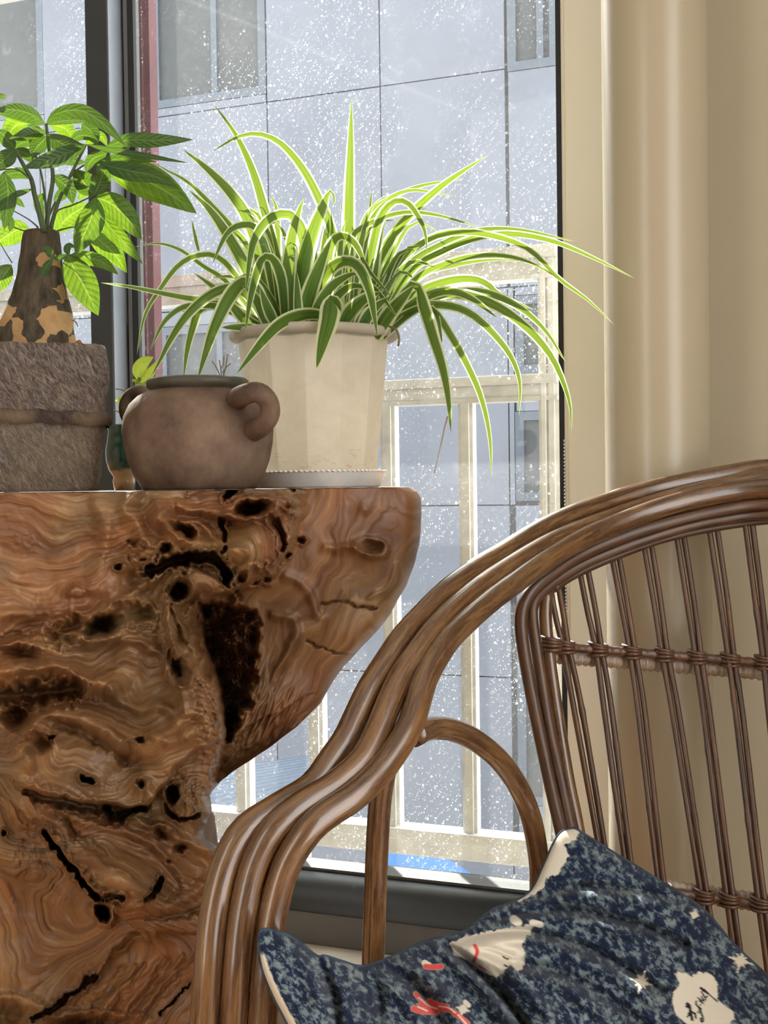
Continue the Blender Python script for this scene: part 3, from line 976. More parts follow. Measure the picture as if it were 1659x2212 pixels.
# main cavity with broken bark inside
cav = [(424, 1300), (470, 1296), (520, 1308), (556, 1316), (566, 1350), (558, 1420), (556, 1470), (540, 1512), (520, 1560), (500, 1600), (488, 1618), (478, 1560), (470, 1490), (452, 1440), (436, 1395)]
jag = 7 * fbm(PXg / 22, PYg / 22 + 70, 3)
cd = dist_poly(PXg + jag, PYg + jag, cav + cav[:1]) * np.where(inside(PXg + jag, PYg + jag, cav), 1, -1)
cmask = sstep(-2, 16, cd)
lobes = fbm(PXg / 34, PYg / 34 + 5, 5, 0.6)
deepside = 1 - sstep(0, 95, PXg - np.interp(PYg, [1290, 1400, 1480, 1620], [425, 437, 466, 486]))
H = H - cmask * (0.030 + 0.095 * deepside) + cmask * 0.030 * lobes
KIND = np.maximum(KIND, sstep(0, 10, cd) * 0.5)
blob(540, 1430, 7, 9, -0.02); blob(533, 1520, 10, 12, -0.03); blob(505, 1470, 10, 10, 0.015)

# teardrop fold left of the cavity
blob(425, 1500, 44, 95, 0.034, -8, 0.6, 1.3)
ridge([(420, 1392), (446, 1440), (464, 1490), (476, 1560), (482, 1610)], 7, 0.014)
blob(390, 1448, 13, 26, -0.022, -12, 0.8); ridge([(362, 1400), (356, 1440), (372, 1478), (410, 1480), (418, 1440)], 5, 0.010)
ridge([(375, 1410), (380, 1440), (392, 1458)], 3, -0.012)
for i in range(10):
    y_ = 1470 + i * 14
    ridge([(420 + 3 * math.sin(i * 2.0), y_ - 6), (445, y_), (468 + i, y_ + 12)], 3.0, -0.0035)

# left flank
blob(262, 1228, 22, 18, 0.016, 0, 0.8); blob(258, 1226, 7, 7, -0.024); blob(300, 1262, 60, 30, -0.012, 20)
blob(240, 1265, 26, 30, 0.010, 0, 0.5); blob(160, 1275, 20, 16, 0.012, 0, 1.0)
ridge([(120, 1375), (170, 1350), (215, 1345), (262, 1322), (320, 1330)], 16, -0.020)
blob(225, 1352, 34, 17, -0.045, -22, 0.4, 1.5)
ridge([(0, 1395), (100, 1372), (200, 1382), (290, 1360)], 10, 0.010)
ridge([(-60, 1455), (30, 1448), (80, 1432), (130, 1440), (180, 1470), (240, 1480)], 24, 0.042, 0.5)
ridge([(-60, 1503), (20, 1505), (80, 1500), (130, 1494), (168, 1488)], 19, -0.042, 0.2, 1.2)
blob(60, 1418, 40, 16, -0.028, 10); blob(40, 1550, 26, 24, -0.040, 0, 0.2, 1.4)
blob(275, 1410, 45, 55, 0.012, 20, 1.1)
ridge([(60, 1640), (52, 1600), (80, 1562), (140, 1545), (210, 1560), (260, 1600)], 24, 0.036, 0.6)
blob(76, 1606, 26, 18, -0.018, 0, 1.0); blob(110, 1592, 8, 6, -0.02)
blob(250, 1600, 120, 60, 0.022, 10)
blob(430, 1560, 20, 20, -0.014, 0, 0.5); blob(300, 1600, 12, 5, -0.016, 10)
ridge([(440, 1560), (400, 1590), (360, 1600), (330, 1590)], 14, 0.012)
blob(185, 1685, 13, 7, -0.050, 22, 0.5, 1.6)
blob(305, 1690, 24, 22, 0.018, 0, 1.0); blob(306, 1694, 9, 9, -0.022)
step_edge([(30, 1690), (70, 1706), (160, 1726), (250, 1738), (300, 1744), (345, 1712), (372, 1660), (410, 1630), (470, 1600)], 5, 0.052, -1, 150)
ridge([(60, 1712), (160, 1736), (260, 1752), (320, 1742)], 10, -0.016)
ridge([(225, 1745), (250, 1765), (310, 1745)], 8, -0.030)
ridge([(-40, 1405), (60, 1392), (170, 1398), (260, 1382), (330, 1400), (380, 1470), (400, 1540)], 9, 0.010)
ridge([(-40, 1385), (60, 1372), (150, 1380)], 7, -0.008)
ridge([(180, 1340), (260, 1300), (330, 1250), (360, 1240)], 12, 0.012)
ridge([(-40, 1330), (80, 1325), (180, 1310)], 14, 0.008)
ridge([(290, 1060), (270, 1100), (300, 1140), (310, 1170)], 16, 0.012)
ridge([(210, 1080), (230, 1140), (220, 1200), (200, 1270)], 20, 0.010)
ridge([(100, 1560), (180, 1580), (270, 1640), (300, 1660)], 10, -0.010)
ridge([(240, 1500), (300, 1530), (360, 1530), (400, 1590)], 14, 0.012)
ridge([(110, 1750), (200, 1780), (290, 1800), (360, 1850), (400, 1900)], 14, 0.012)
ridge([(130, 1760), (170, 1810), (230, 1850)], 10, -0.010)
ridge([(300, 1960), (380, 1950), (450, 1900)], 12, 0.010)
ridge([(320, 1985), (400, 1975), (470, 1950)], 8, -0.008)
for q_ in range(7):
    ridge([(420 - q_ * 26, 2060 + q_ * 6), (370 - q_ * 26, 2130 + q_ * 6), (290 - q_ * 20, 2230)], 6, 0.0035 if q_ % 2 else -0.0035)
# frayed burl at the waist
blob(410, 1740, 46, 50, 0.018, 0, 0.6)
blob(374, 1716, 12, 17, -0.052, 10, 0.0, 1.5)
ridge([(360, 1740), (372, 1762), (400, 1770), (430, 1760)], 6, -0.026)
ridge([(392, 1700), (386, 1730), (374, 1745)], 4, 0.014)
# diagonal mass below
step_edge([(70, 1770), (100, 1795), (150, 1860), (195, 1915), (215, 1935)], 5, 0.050, -1, 120)
ridge([(98, 1800), (130, 1840), (165, 1885), (205, 1932)], 7, -0.045, 0.2, 1.5)
ridge([(205, 1934), (235, 1940), (264, 1940)], 6, -0.045, 0.0, 1.5)
blob(222, 1972, 17, 14, -0.055, 35, 0.0, 2.0)
blob(265, 1890, 70, 45, 0.026, 40, 0.7)
ridge([(346, 1900), (336, 1928), (314, 1950)], 6, -0.030, 0.0, 1.4)
ridge([(285, 1770), (340, 1790), (390, 1810), (460, 1842)], 10, 0.014)
blob(350, 1800, 14, 12, -0.016, 0, 0.6); blob(392, 1830, 16, 9, -0.018); blob(370, 1860, 6, 5, -0.012)
step_edge([(240, 2065), (265, 2035), (300, 2018), (340, 2012), (400, 2015), (470, 2000)], 5, 0.022, -1, 80)
ridge([(245, 2064), (280, 2036), (330, 2016)], 6, 0.008)
ridge([(70, 2205), (130, 2165), (180, 2125), (205, 2108)], 5, -0.028, 0.0, 1.4)
ridge([(345, 2190), (385, 2150), (412, 2125)], 2.5, -0.016)
blob(95, 1885, 32, 22, 0.003, 0, 1.2)
blob(8, 1800, 5, 7, -0.02)
blob(0, 2195, 60, 26, -0.03, 0); blob(200, 2212, 70, 16, -0.03)
blob(780, 1190, 30, 12, 0.010, 10, 0.5); blob(800, 1182, 20, 13, -0.020, 15, 0.9); blob(800, 1200, 14, 8, 0.014, 25)
blob(650, 1168, 9, 7, -0.020, 0, 0.3, 1.6)
blob(790, 1095, 14, 14, 0.004, 0, 1.0)
ridge([(700, 1298), (760, 1306), (815, 1316)], 2.2, -0.010); ridge([(665, 1388), (712, 1408), (762, 1418)], 2.2, -0.010)
ridge([(700, 1180), (740, 1186), (790, 1178)], 9, 0.006); ridge([(740, 1290), (700, 1340), (640, 1380), (600, 1440)], 14, 0.006)
ridge([(860, 1220), (840, 1260), (800, 1290)], 6, 0.005); ridge([(620, 1240), (660, 1270), (690, 1330)], 12, 0.006); ridge([(590, 1330), (640, 1350), (620, 1420), (560, 1500)], 10, 0.006)

mass = sstep(-14, 14, np.interp(PYg, MASS_E[:, 0], MASS_E[:, 1]) + 10 * fbm(PXg / 40, PYg / 40, 3) - PXg)
# flowing ripples and pitting
Hs = H.copy()
acc = 0; wsum = 0
for (x, y, an) in ((60, 1130, 24), (220, 1160, 8), (480, 1100, -5), (560, 1170, 60), (80, 1300, -4), (230, 1290, -28), (120, 1400, -8), (300, 1450, 14), (430, 1520, 70), (120, 1560, -12),
                   (230, 1640, 16), (90, 1720, 60), (380, 1640, -35), (120, 1960, 78), (40, 2100, 86), (280, 1870, 42), (400, 1900, 22), (330, 2110, 128), (180, 2160, 120), (430, 1780, 50)):
    r_ = math.radians(an)
    w_ = np.exp(-((PXg - x) ** 2 + (PYg - y) ** 2) / 95.0 ** 2) + 1e-6
    acc = acc + w_ * (-(qx - x / 100) * math.sin(r_) + (qy - y / 100) * math.cos(r_) + y / 100.0)
    wsum = wsum + w_
flow = acc / wsum
PSI = 0.7 * PSI + flow + 0.30 * w1y + 0.03 * w2y + 7.0 * Hs
PHI = qx * 0.9 + 0.3 * qy + 0.3 * w1x
# the smooth slab on the right has straighter grain sweeping down to the waist
ux, uy = qx - 4.2, qy - 17.5
sang = np.arctan2(-uy, ux) * 3.6 + 0.40 * w1x + 0.06 * w2x
srad = np.hypot(ux, uy) * 0.7
PSI = PSI * mass + sang * (1 - mass); PHI = PHI * mass + srad * (1 - mass)
rip = 1 - np.abs(gnoise(PSI * 5.0, PHI * 0.6)) * 2
rip2 = 1 - np.abs(gnoise(PSI * 11.0 + 5, PHI * 1.1)) * 2
und = fbm(qx * 0.9, qy * 0.9 + 4, 4)
H = H * (1 + 0.35 * mass)
low = fbm(qx * 0.6, qy * 0.6 + 4, 2)
H = H + mass * (0.0022 * rip + 0.0006 * rip2 + 0.012 * low + 0.004 * und) + (1 - mass) * (0.0010 * rip + 0.0004 * rip2 + 0.006 * low)
pit = fbm(PXg / 12, PYg / 12, 3)
rough = 0.5 * mass * sstep(0.25, 0.6, fbm(qx * 0.8 + 20, qy * 0.8, 3)) + np.exp(-((PXg - 500) / 70) ** 2 - ((PYg - 1590) / 60) ** 2) + np.exp(-((PXg - 415) / 50) ** 2 - ((PYg - 1735) / 60) ** 2)
H = H + 0.0032 * np.clip(rough, 0, 1.2) * pit
fray = np.exp(-((PXg - 560) / 70) ** 2 - ((PYg - 1530) / 90) ** 2)
H = H + fray * 0.006 * (1 - np.abs(gnoise((PXg + PYg * 0.4) / 14, (PYg - PXg * 0.4) / 60)) * 2)

slab_d = 1.395 + 0.05 * np.clip((PXg - 560) / 350, 0, 1.2) ** 2 + 0.055 * (PYg - 1046) / 600
mass_d = 1.287 + 0.03 * sstep(0, -300, PXg)
mass_d = mass_d + 0.035 * sstep(1760, 2000, PYg) * sstep(330, 60, PXg)
D = slab_d * (1 - mass) + mass_d * mass - H * 1.0
# right and left silhouettes roll away from the viewer
edge = (ro[:, None] - PXg)
er = np.interp(PYg, [1046, 1250, 1500, 1750, 2300], [34, 40, 40, 22, 60])
tt = np.clip(1 - edge / er, 0, 1)
MID = np.interp(PYg, [1046, 1450, 1720, 2600], [1.53, 1.50, 1.36, 1.38])
D = D + (MID - D) * (1 - np.sqrt(np.clip(1 - tt ** 2.4, 0, 1)))
tl_ = np.clip(1 - (PXg - XL) / 120, 0, 1)
D = D + (MID - D) * (1 - np.sqrt(np.clip(1 - tl_ ** 2.4, 0, 1)))
front = P(PXg, PYg, D)
# flat sawn top with a softly eased edge
ztop = TT + 0.0 * front[..., 2]
over = front[..., 2] > ztop
front[..., 2] = np.minimum(front[..., 2], ztop)
front[..., 2] = np.maximum(front[..., 2], 0.0)
bd = np.interp(PYg, [1046, 1150, 1450, 1720, 2600], [1.76, 1.76, 1.64, 1.44, 1.50])
bdd = bd - (bd - MID) * (1 - np.sqrt(np.clip(1 - np.maximum(tt, tl_) ** 2.4, 0, 1)))
bdd = np.maximum(bdd, D)
back = P(PXg, PYg, bdd)
back[..., 2] = front[..., 2]
ny, nx = PXg.shape
bcols = list(range(0, nx, 8)) + ([nx - 1] if (nx - 1) % 8 else [])
brows = list(range(ny))
VF = front.reshape(-1, 3)
nb = len(bcols)
VB = back[:, bcols].reshape(-1, 3)
ii, jj = np.meshgrid(np.arange(ny - 1), np.arange(nx - 1), indexing='ij')
a_ = (ii * nx + jj).ravel()
FF = np.stack([a_, a_ + nx, a_ + nx + 1, a_ + 1], 1).tolist()
off_ = ny * nx
ii, jj = np.meshgrid(np.arange(ny - 1), np.arange(nb - 1), indexing='ij')
a_ = (ii * nb + jj).ravel() + off_
FF += np.stack([a_, a_ + 1, a_ + nb + 1, a_ + nb], 1).tolist()
for r_ in (0, ny - 1):               # top and bottom
    for k_ in range(nb - 1):
        fr_ = [r_ * nx + c for c in range(bcols[k_], bcols[k_ + 1] + 1)]
        q = fr_ + [off_ + r_ * nb + k_ + 1, off_ + r_ * nb + k_]
        FF.append(tuple(q) if r_ == 0 else tuple(q[::-1]))
TCf = np.stack([PHI, PSI, KIND], -1)
TCa = np.vstack([TCf.reshape(-1, 3), TCf[:, bcols].reshape(-1, 3)])
stand = mesh('root_stand', np.vstack([VF, VB]), FF, M['root'], None, tc=TCa, origin=(-0.25, 1.5, 0))
meta(stand, 'gnarled brown tree root stand with flat top carrying the pots', 'root stand')

# ================================================================== POTS
def zat(px, py, Y): return float(P(px, py, Y)[2])

def pot_profile(rows_, cx_, Y):
    return [(hw * mpp(Y), max(TT + 0.0005, zat(cx_, py, Y)) if py < 1052 else TT + 0.0005) for hw, py in rows_]

# ---------------------------------------------------------------- clay jar
JX, JY = 431, 1.40
jc = P(JX, 1050, JY)
jar = empty('clay_jar', (jc[0], jc[1], TT), 'round brown clay jar with small loop handles in front of the white pot', 'jar')
prof = pot_profile([(118, 1055), (124, 1050), (137, 1030), (150, 994), (157, 960), (160, 930), (156, 900), (144, 874), (126, 856), (108, 847),
                    (100, 842), (96, 846), (112, 862), (140, 890), (150, 925), (148, 960), (140, 1000), (110, 1044)], JX, JY)
V, F, TC = lathe_data(prof, (jc[0], jc[1]), 72, True, True)
ang = np.arctan2(V[:, 1] - jc[1], V[:, 0] - jc[0])
k = 1 + 0.012 * np.sin(ang * 2 + 0.7) + 0.006 * np.sin(ang * 5 + V[:, 2] * 40)
V[:, 0] = jc[0] + (V[:, 0] - jc[0]) * k; V[:, 1] = jc[1] + (V[:, 1] - jc[1]) * k
mesh('body', V, F, M['clay'], jar)
prof = pot_profile([(99, 850), (101, 843), (108, 838), (110, 830), (109, 823), (104, 819), (97, 820), (94, 830), (95, 848)], JX, JY)
V, F, TC = lathe_data(prof + prof[:1], (jc[0], jc[1]), 72, False, False)
mesh('rim', V, F, M['clay_rim'], jar)
hp = spline([(504, 868, 1.365), (530, 852, 1.305), (558, 848, 1.294), (579, 866, 1.298), (583, 894, 1.303), (570, 917, 1.315), (546, 930, 1.355)], 26)
tube('handle', P(hp[:, 0], hp[:, 1], hp[:, 2]), np.interp(np.linspace(0, 1, 26), [0, .2, .8, 1], [0.0135, 0.0118, 0.0112, 0.0135]), M['clay'], jar, 14)
hp = spline([(330, 868, 1.46), (312, 848, 1.475), (286, 852, 1.485), (272, 874, 1.485), (276, 900, 1.475), (292, 916, 1.46)], 22)
tube('handle', P(hp[:, 0], hp[:, 1], hp[:, 2]), 0.009, M['clay'], jar, 12)
tw = [[(470, 850, 1.42), (478, 812, 1.425), (474, 778, 1.43)], [(476, 825, 1.425), (486, 800, 1.43), (492, 765, 1.43)], [(478, 818, 1.425), (468, 795, 1.42), (458, 780, 1.42)],
      [(480, 805, 1.425), (490, 792, 1.43), (499, 785, 1.43)], [(476, 800, 1.43), (482, 785, 1.43), (484, 770, 1.43)]]
for q in tw:
    s = spline(q, 8); tube('twig', P(s[:, 0], s[:, 1], s[:, 2]), 0.0007, M['twig'], jar, 5)
V, F, TC = lathe_data([(0.083, zat(JX, 900, JY)), (0.001, zat(JX, 895, JY))], (jc[0], jc[1]), 40, False, False)
mesh('soil', V, F, M['soil'], jar)

# ---------------------------------------------------------------- saucer and spider plant
SX, SY = 683, 1.575
sc_ = P(SX, 1050, SY)
sau = empty('plant_saucer', (sc_[0], sc_[1], TT), 'round white plastic saucer with a beaded edge under the spider plant', 'saucer')
zs = zat(SX, 1020, SY)
prof = [(135 * mpp(SY), TT + 0.0005), (139 * mpp(SY), TT + 0.003), (147 * mpp(SY), zs - 0.001), (149 * mpp(SY), zs), (144 * mpp(SY), zs + 0.0005), (138 * mpp(SY), TT + 0.006), (0.001, TT + 0.006)]
V, F, TC = lathe_data(prof, (sc_[0], sc_[1]), 96, False, True)
mesh('dish', V, F, M['plastic_white'], sau)
br = []
nb_ = 84
for i in range(nb_):
    a = 2 * math.pi * i / nb_
    br.append((iv * np.array((1.15, 1.15, 0.75)) + np.array((sc_[0] + 150 * mpp(SY) * math.cos(a), sc_[1] + 150 * mpp(SY) * math.sin(a), zs + 0.0006)), iF, np.zeros_like(iv)))
V, F, TC = join(br)
o = mesh('beaded_edge', V, F, M['plastic_white'], sau); o['kind'] = 'stuff'

zp0 = TT + 0.0065
spider = empty('spider_plant', (sc_[0], sc_[1], zp0), 'variegated spider plant with long arching leaves in a stained cream plastic pot', 'potted plant')
zr0, zr1 = zat(SX, 737, SY), zat(SX, 719, SY)
prof = [(131 * mpp(SY), zp0), (162 * mpp(SY), zr0)]
nf = 13
V, F, TC = lathe_data(prof, (sc_[0], sc_[1]), nf, False, True, rot=math.radians(-93.5))
o = mesh('pot', V, F, M['pot'], spider, smooth=False)
bevel(o, 0.0012, 2)
prof = [(160 * mpp(SY), zr0 - 0.001), (176 * mpp(SY), zr0), (181 * mpp(SY), zr0 + 0.003), (182 * mpp(SY), zr1 - 0.002), (179 * mpp(SY), zr1), (168 * mpp(SY), zr1), (158 * mpp(SY), zr1 - 0.004), (158 * mpp(SY), zr0 - 0.001)]
V, F, TC = lathe_data(prof + prof[:1], (sc_[0], sc_[1]), 80, False, False)
mesh('pot_rim', V, F, M['pot'], spider)
V, F, TC = lathe_data([(157 * mpp(SY), zr0 - 0.004), (0.05, zr0 + 0.002), (0.001, zr0 + 0.006)], (sc_[0], sc_[1]), 48, False, False)
mesh('soil', V, F, M['soil'], spider)

def ribbon(name, pts, wpx, mat, parent, n=26, fold=0.35, tilt=0.0, shape='strap', cross=5, curl=0.0):
    """leaf blade along points (px, py, distance); wpx = seen width at its widest"""
    s = spline(np.array(pts, float) * np.array((1, 1, 400.0)), n) / np.array((1, 1, 400.0))
    C = P(s[:, 0], s[:, 1], s[:, 2])
    T = np.gradient(C, axis=0); T /= np.linalg.norm(T, axis=1)[:, None] + 1e-9
    view = C - CAM; view /= np.linalg.norm(view, axis=1)[:, None]
    S = np.cross(T, view); ln = np.linalg.norm(S, axis=1)[:, None]
    S = S / np.maximum(ln, 0.15)
    # smooth the side vector so the blade does not flip
    for _ in range(3):
        S[1:-1] = (S[:-2] + 2 * S[1:-1] + S[2:]) / 4
    Nn = np.cross(S, T)
    ct, st_ = math.cos(tilt), math.sin(tilt)
    S2 = S * ct + Nn * st_; N2 = Nn * ct - S * st_
    t = np.linspace(0, 1, n)
    if shape == 'strap':
        w = (0.62 + 0.38 * np.clip(t / 0.3, 0, 1)) * np.clip(1 - t ** 2.6, 0, 1) ** 0.85
    else:
        w = np.sin(math.pi * np.clip(t, 0, 1) ** 0.86) ** 0.85 * (1 - 0.25 * t)
        w = np.maximum(w, 0.02 * (1 - t)); w = w / w.max()
    w = w * wpx * mpp(s[:, 2]) * 0.5 / max(0.5, abs(ct))
    us = np.linspace(-1, 1, cross)
    V = []; TC = []
    rnd = random.random() * 9
    for u in us:
        off_n = fold * (abs(u)) * w + curl * (u * u) * w
        V.append(C + S2 * (u * w)[:, None] + N2 * off_n[:, None])
        TC.append(np.stack([np.full(n, u), t, np.full(n, rnd)], 1))
    V = np.stack(V, 1).reshape(-1, 3); TC = np.stack(TC, 1).reshape(-1, 3)
    F = [(i * cross + j, i * cross + j + 1, (i + 1) * cross + j + 1, (i + 1) * cross + j) for i in range(n - 1) for j in range(cross - 1)]
    return mesh(name, V, F, mat, parent, tc=TC)

def c2(pts): return [(280 + x / 3.016, 200 + y / 3.016) for x, y in pts]
def c3(pts): return [(700 + x / 2.37, 380 + y / 2.37) for x, y in pts]
def depthed(p, d0, d1): return [(x, y, d0 + (d1 - d0) * (i / (len(p) - 1)) ** 1.2) for i, (x, y) in enumerate(p)]

# (crop, points base to tip, seen width in photo pixels, distance at base and tip)
SPL = [
 (c2, [(1430, 1500), (1428, 1100), (1432, 700), (1440, 380), (1446, 35)], 31, 1.60, 1.58),
 (c2, [(985, 1500), (930, 1000), (880, 760), (800, 500), (690, 270), (550, 78)], 27, 1.60, 1.62),
 (c2, [(930, 1500), (850, 1050), (760, 800), (650, 640), (500, 490), (342, 366)], 36, 1.57, 1.55),
 (c2, [(1400, 1500), (1330, 950), (1235, 690), (1120, 480), (980, 325), (840, 268), (700, 290), (536, 386)], 25, 1.62, 1.58),
 (c2, [(900, 1500), (790, 1200), (640, 930), (520, 760), (388, 636)], 34, 1.55, 1.50),
 (c2, [(960, 1500), (820, 1080), (640, 850), (400, 600), (230, 500), (155, 452)], 17, 1.60, 1.55),
 (c2, [(980, 1500), (900, 1080), (830, 890), (740, 860), (650, 900), (590, 1000), (542, 1115)], 25, 1.55, 1.47),
 (c2, [(1180, 1500), (1140, 1000), (1090, 830), (1000, 790), (900, 830), (820, 940), (785, 1080), (755, 1320)], 31, 1.55, 1.44),
 (c2, [(1015, 1500), (990, 1220), (930, 1080), (865, 1085), (815, 1220), (780, 1380), (755, 1555)], 26, 1.53, 1.42),
 (c2, [(900, 1500), (830, 1290), (745, 1235), (650, 1330), (560, 1510), (500, 1680), (445, 1865)], 36, 1.52, 1.41),
 (c2, [(900, 1510), (760, 1310), (640, 1270), (500, 1330), (370, 1450), (270, 1600), (190, 1760), (140, 1850)], 26, 1.53, 1.45),
 (c2, [(860, 1500), (640, 1390), (470, 1400), (410, 1530), (370, 1700), (352, 1860)], 24, 1.56, 1.52),
 (c2, [(860, 1500), (720, 1230), (580, 1075), (450, 1060), (320, 1125), (200, 1280), (100, 1450), (45, 1715)], 16, 1.60, 1.55),
 (c2, [(850, 1500), (640, 1240), (480, 1130), (340, 1030), (210, 985), (100, 990), (20, 1008)], 12, 1.62, 1.60),
 (c2, [(860, 1510), (600, 1370), (380, 1340), (200, 1305), (0, 1265), (-190, 1238)], 16, 1.58, 1.52),
 (c2, [(830, 1500), (660, 1350), (540, 1260), (415, 1172)], 19, 1.58, 1.53),
 (c2, [(800, 1500), (600, 1400), (450, 1385), (330, 1405), (220, 1500), (132, 1680)], 17, 1.55, 1.50),
 (c2, [(1320, 1500), (1230, 1450), (1110, 1455), (980, 1510), (860, 1630), (700, 1830)], 31, 1.50, 1.37),
 (c2, [(1330, 1510), (1335, 1380), (1320, 1345), (1300, 1480), (1262, 1620), (1218, 1795)], 48, 1.48, 1.38),
 (c2, [(1230, 1500), (1225, 1290), (1300, 1150), (1400, 1095), (1490, 1130), (1560, 1270), (1590, 1420), (1615, 1592)], 32, 1.52, 1.40),
 (c2, [(1040, 1500), (1030, 1200), (1060, 930), (1100, 780), (1136, 685)], 37, 1.53, 1.50),
 (c2, [(1110, 1500), (1130, 1150), (1190, 920), (1260, 740), (1305, 640), (1335, 690), (1318, 745)], 42, 1.54, 1.52),
 (c2, [(1130, 1520), (1170, 1320), (1250, 1100), (1315, 950)], 38, 1.50, 1.47),
 (c2, [(1300, 1500), (1290, 1100), (1330, 960), (1400, 935), (1480, 1000), (1535, 1130), (1560, 1180)], 30, 1.55, 1.48),
 (c2, [(1000, 1500), (960, 1150), (960, 800), (930, 690), (900, 680)], 26, 1.62, 1.64),
 (c2, [(1240, 1500), (1260, 1200), (1270, 1000), (1290, 800)], 36, 1.60, 1.62),
 (c2, [(1190, 1520), (1230, 1400), (1320, 1260), (1440, 1185), (1500, 1190)], 30, 1.50, 1.46),
 (c2, [(1280, 1520), (1330, 1360), (1420, 1270), (1500, 1260), (1560, 1300)], 24, 1.50, 1.46),
 (c2, [(1380, 1540), (1440, 1430), (1540, 1340), (1640, 1300)], 36, 1.48, 1.46),
 (c2, [(1480, 1540), (1560, 1440), (1640, 1390)], 34, 1.48, 1.47),
 (c2, [(860, 1530), (760, 1480), (680, 1400), (610, 1330)], 30, 1.53, 1.50),
 (c2, [(900, 1530), (850, 1400), (790, 1300), (730, 1250)], 28, 1.50, 1.48),
 (c2, [(960, 1530), (900, 1400), (850, 1270)], 26, 1.50, 1.48),
 (c2, [(860, 1540), (740, 1530), (600, 1530)], 22, 1.50, 1.47),
 (c2, [(1100, 1540), (1090, 1300), (1085, 1160)], 22, 1.47, 1.46),
 (c2, [(450, 1030), (430, 950), (405, 830)], 9, 1.62, 1.62),
 (c2, [(860, 900), (810, 810), (775, 740)], 10, 1.62, 1.62),
 (c2, [(1540, 1100), (1560, 800), (1580, 630)], 13, 1.66, 1.68),
 (c2, [(1500, 1200), (1540, 950), (1600, 800), (1680, 690)], 26, 1.60, 1.62),
 (c2, [(1560, 1400), (1590, 1100), (1640, 850), (1700, 740)], 34, 1.58, 1.58),
 (c3, [(150, 800), (250, 500), (340, 330), (450, 190), (600, 55), (720, -30), (842, -107)], 27, 1.60, 1.56),
 (c3, [(50, 720), (130, 340), (230, 245), (340, 200), (450, 185), (600, 205), (805, 266)], 15, 1.56, 1.50),
 (c3, [(180, 720), (240, 400), (290, 210), (360, 130), (430, 140), (490, 220), (520, 300), (526, 395)], 25, 1.55, 1.48),
 (c3, [(120, 720), (200, 250), (330, 120), (440, 75), (560, 85), (672, 108)], 15, 1.64, 1.62),
 (c3, [(140, 720), (240, 200), (380, 95), (520, 45), (724, 14)], 16, 1.66, 1.66),
 (c3, [(260, 780), (320, 540), (430, 400), (560, 315), (700, 288), (840, 302), (1000, 350), (1090, 410), (1200, 525), (1350, 635), (1488, 766)], 18, 1.56, 1.52),
 (c3, [(260, 780), (420, 470), (600, 350), (760, 285), (900, 270), (1060, 285), (1290, 338)], 17, 1.60, 1.60),
 (c3, [(270, 790), (440, 500), (600, 390), (780, 318), (960, 298), (1180, 338), (1400, 430), (1592, 526)], 18, 1.60, 1.55),
 (c3, [(280, 800), (460, 540), (640, 445), (800, 408), (960, 415), (1090, 460), (1205, 528)], 16, 1.56, 1.52),
 (c3, [(280, 800), (480, 530), (660, 460), (860, 430), (1010, 440)], 14, 1.62, 1.62),
 (c3, [(270, 830), (400, 690), (540, 620), (700, 605), (880, 665), (1040, 780), (1160, 920), (1230, 1070), (1262, 1190), (1264, 1312)], 26, 1.54, 1.47),
 (c3, [(280, 810), (480, 650), (720, 590), (880, 612), (1020, 685), (1140, 800), (1242, 962)], 22, 1.56, 1.52),
 (c3, [(300, 810), (460, 620), (600, 550), (740, 528), (830, 552), (900, 610), (1074, 686)], 24, 1.58, 1.54),
 (c3, [(290, 820), (450, 680), (620, 662), (750, 705), (870, 810), (960, 930), (1003, 1060), (998, 1230)], 21, 1.53, 1.47),
 (c3, [(280, 830), (390, 640), (462, 552), (505, 660), (555, 820), (605, 980), (635, 1140), (650, 1318)], 31, 1.50, 1.40),
 (c3, [(300, 830), (450, 700), (550, 680), (640, 800), (740, 980), (810, 1150), (850, 1350), (856, 1555)], 19, 1.51, 1.43),
 (c3, [(280, 820), (420, 690), (520, 622), (640, 592), (760, 632), (888, 728)], 26, 1.52, 1.48),
 (c3, [(260, 830), (330, 710), (462, 558)], 38, 1.50, 1.46),
 (c3, [(160, 700), (180, 420), (240, 500), (356, 632)], 13, 1.52, 1.46),
 (c3, [(180, 760), (210, 560), (270, 590), (376, 724)], 15, 1.51, 1.45),
 (c3, [(270, 840), (380, 740), (480, 680), (570, 650)], 27, 1.52, 1.48),
 (c3, [(540, 650), (580, 720), (606, 860)], 11, 1.50, 1.47),
 (c3, [(320, 800), (430, 690), (500, 700), (510, 755)], 24, 1.60, 1.60),
 (c3, [(110, 800), (150, 720), (240, 620), (300, 560)], 34, 1.50, 1.47),
 (c3, [(180, 810), (240, 700), (330, 620)], 30, 1.48, 1.46),
]
for cf, pts, w_, d0, d1 in SPL:
    p = cf(pts)
    o = ribbon('leaf', depthed(p, d0 + 0.02, d1 + 0.02), w_ * 1.05, M['spider'], spider, 26 if len(p) > 4 else 16, 0.32, random.uniform(-0.45, 0.45))
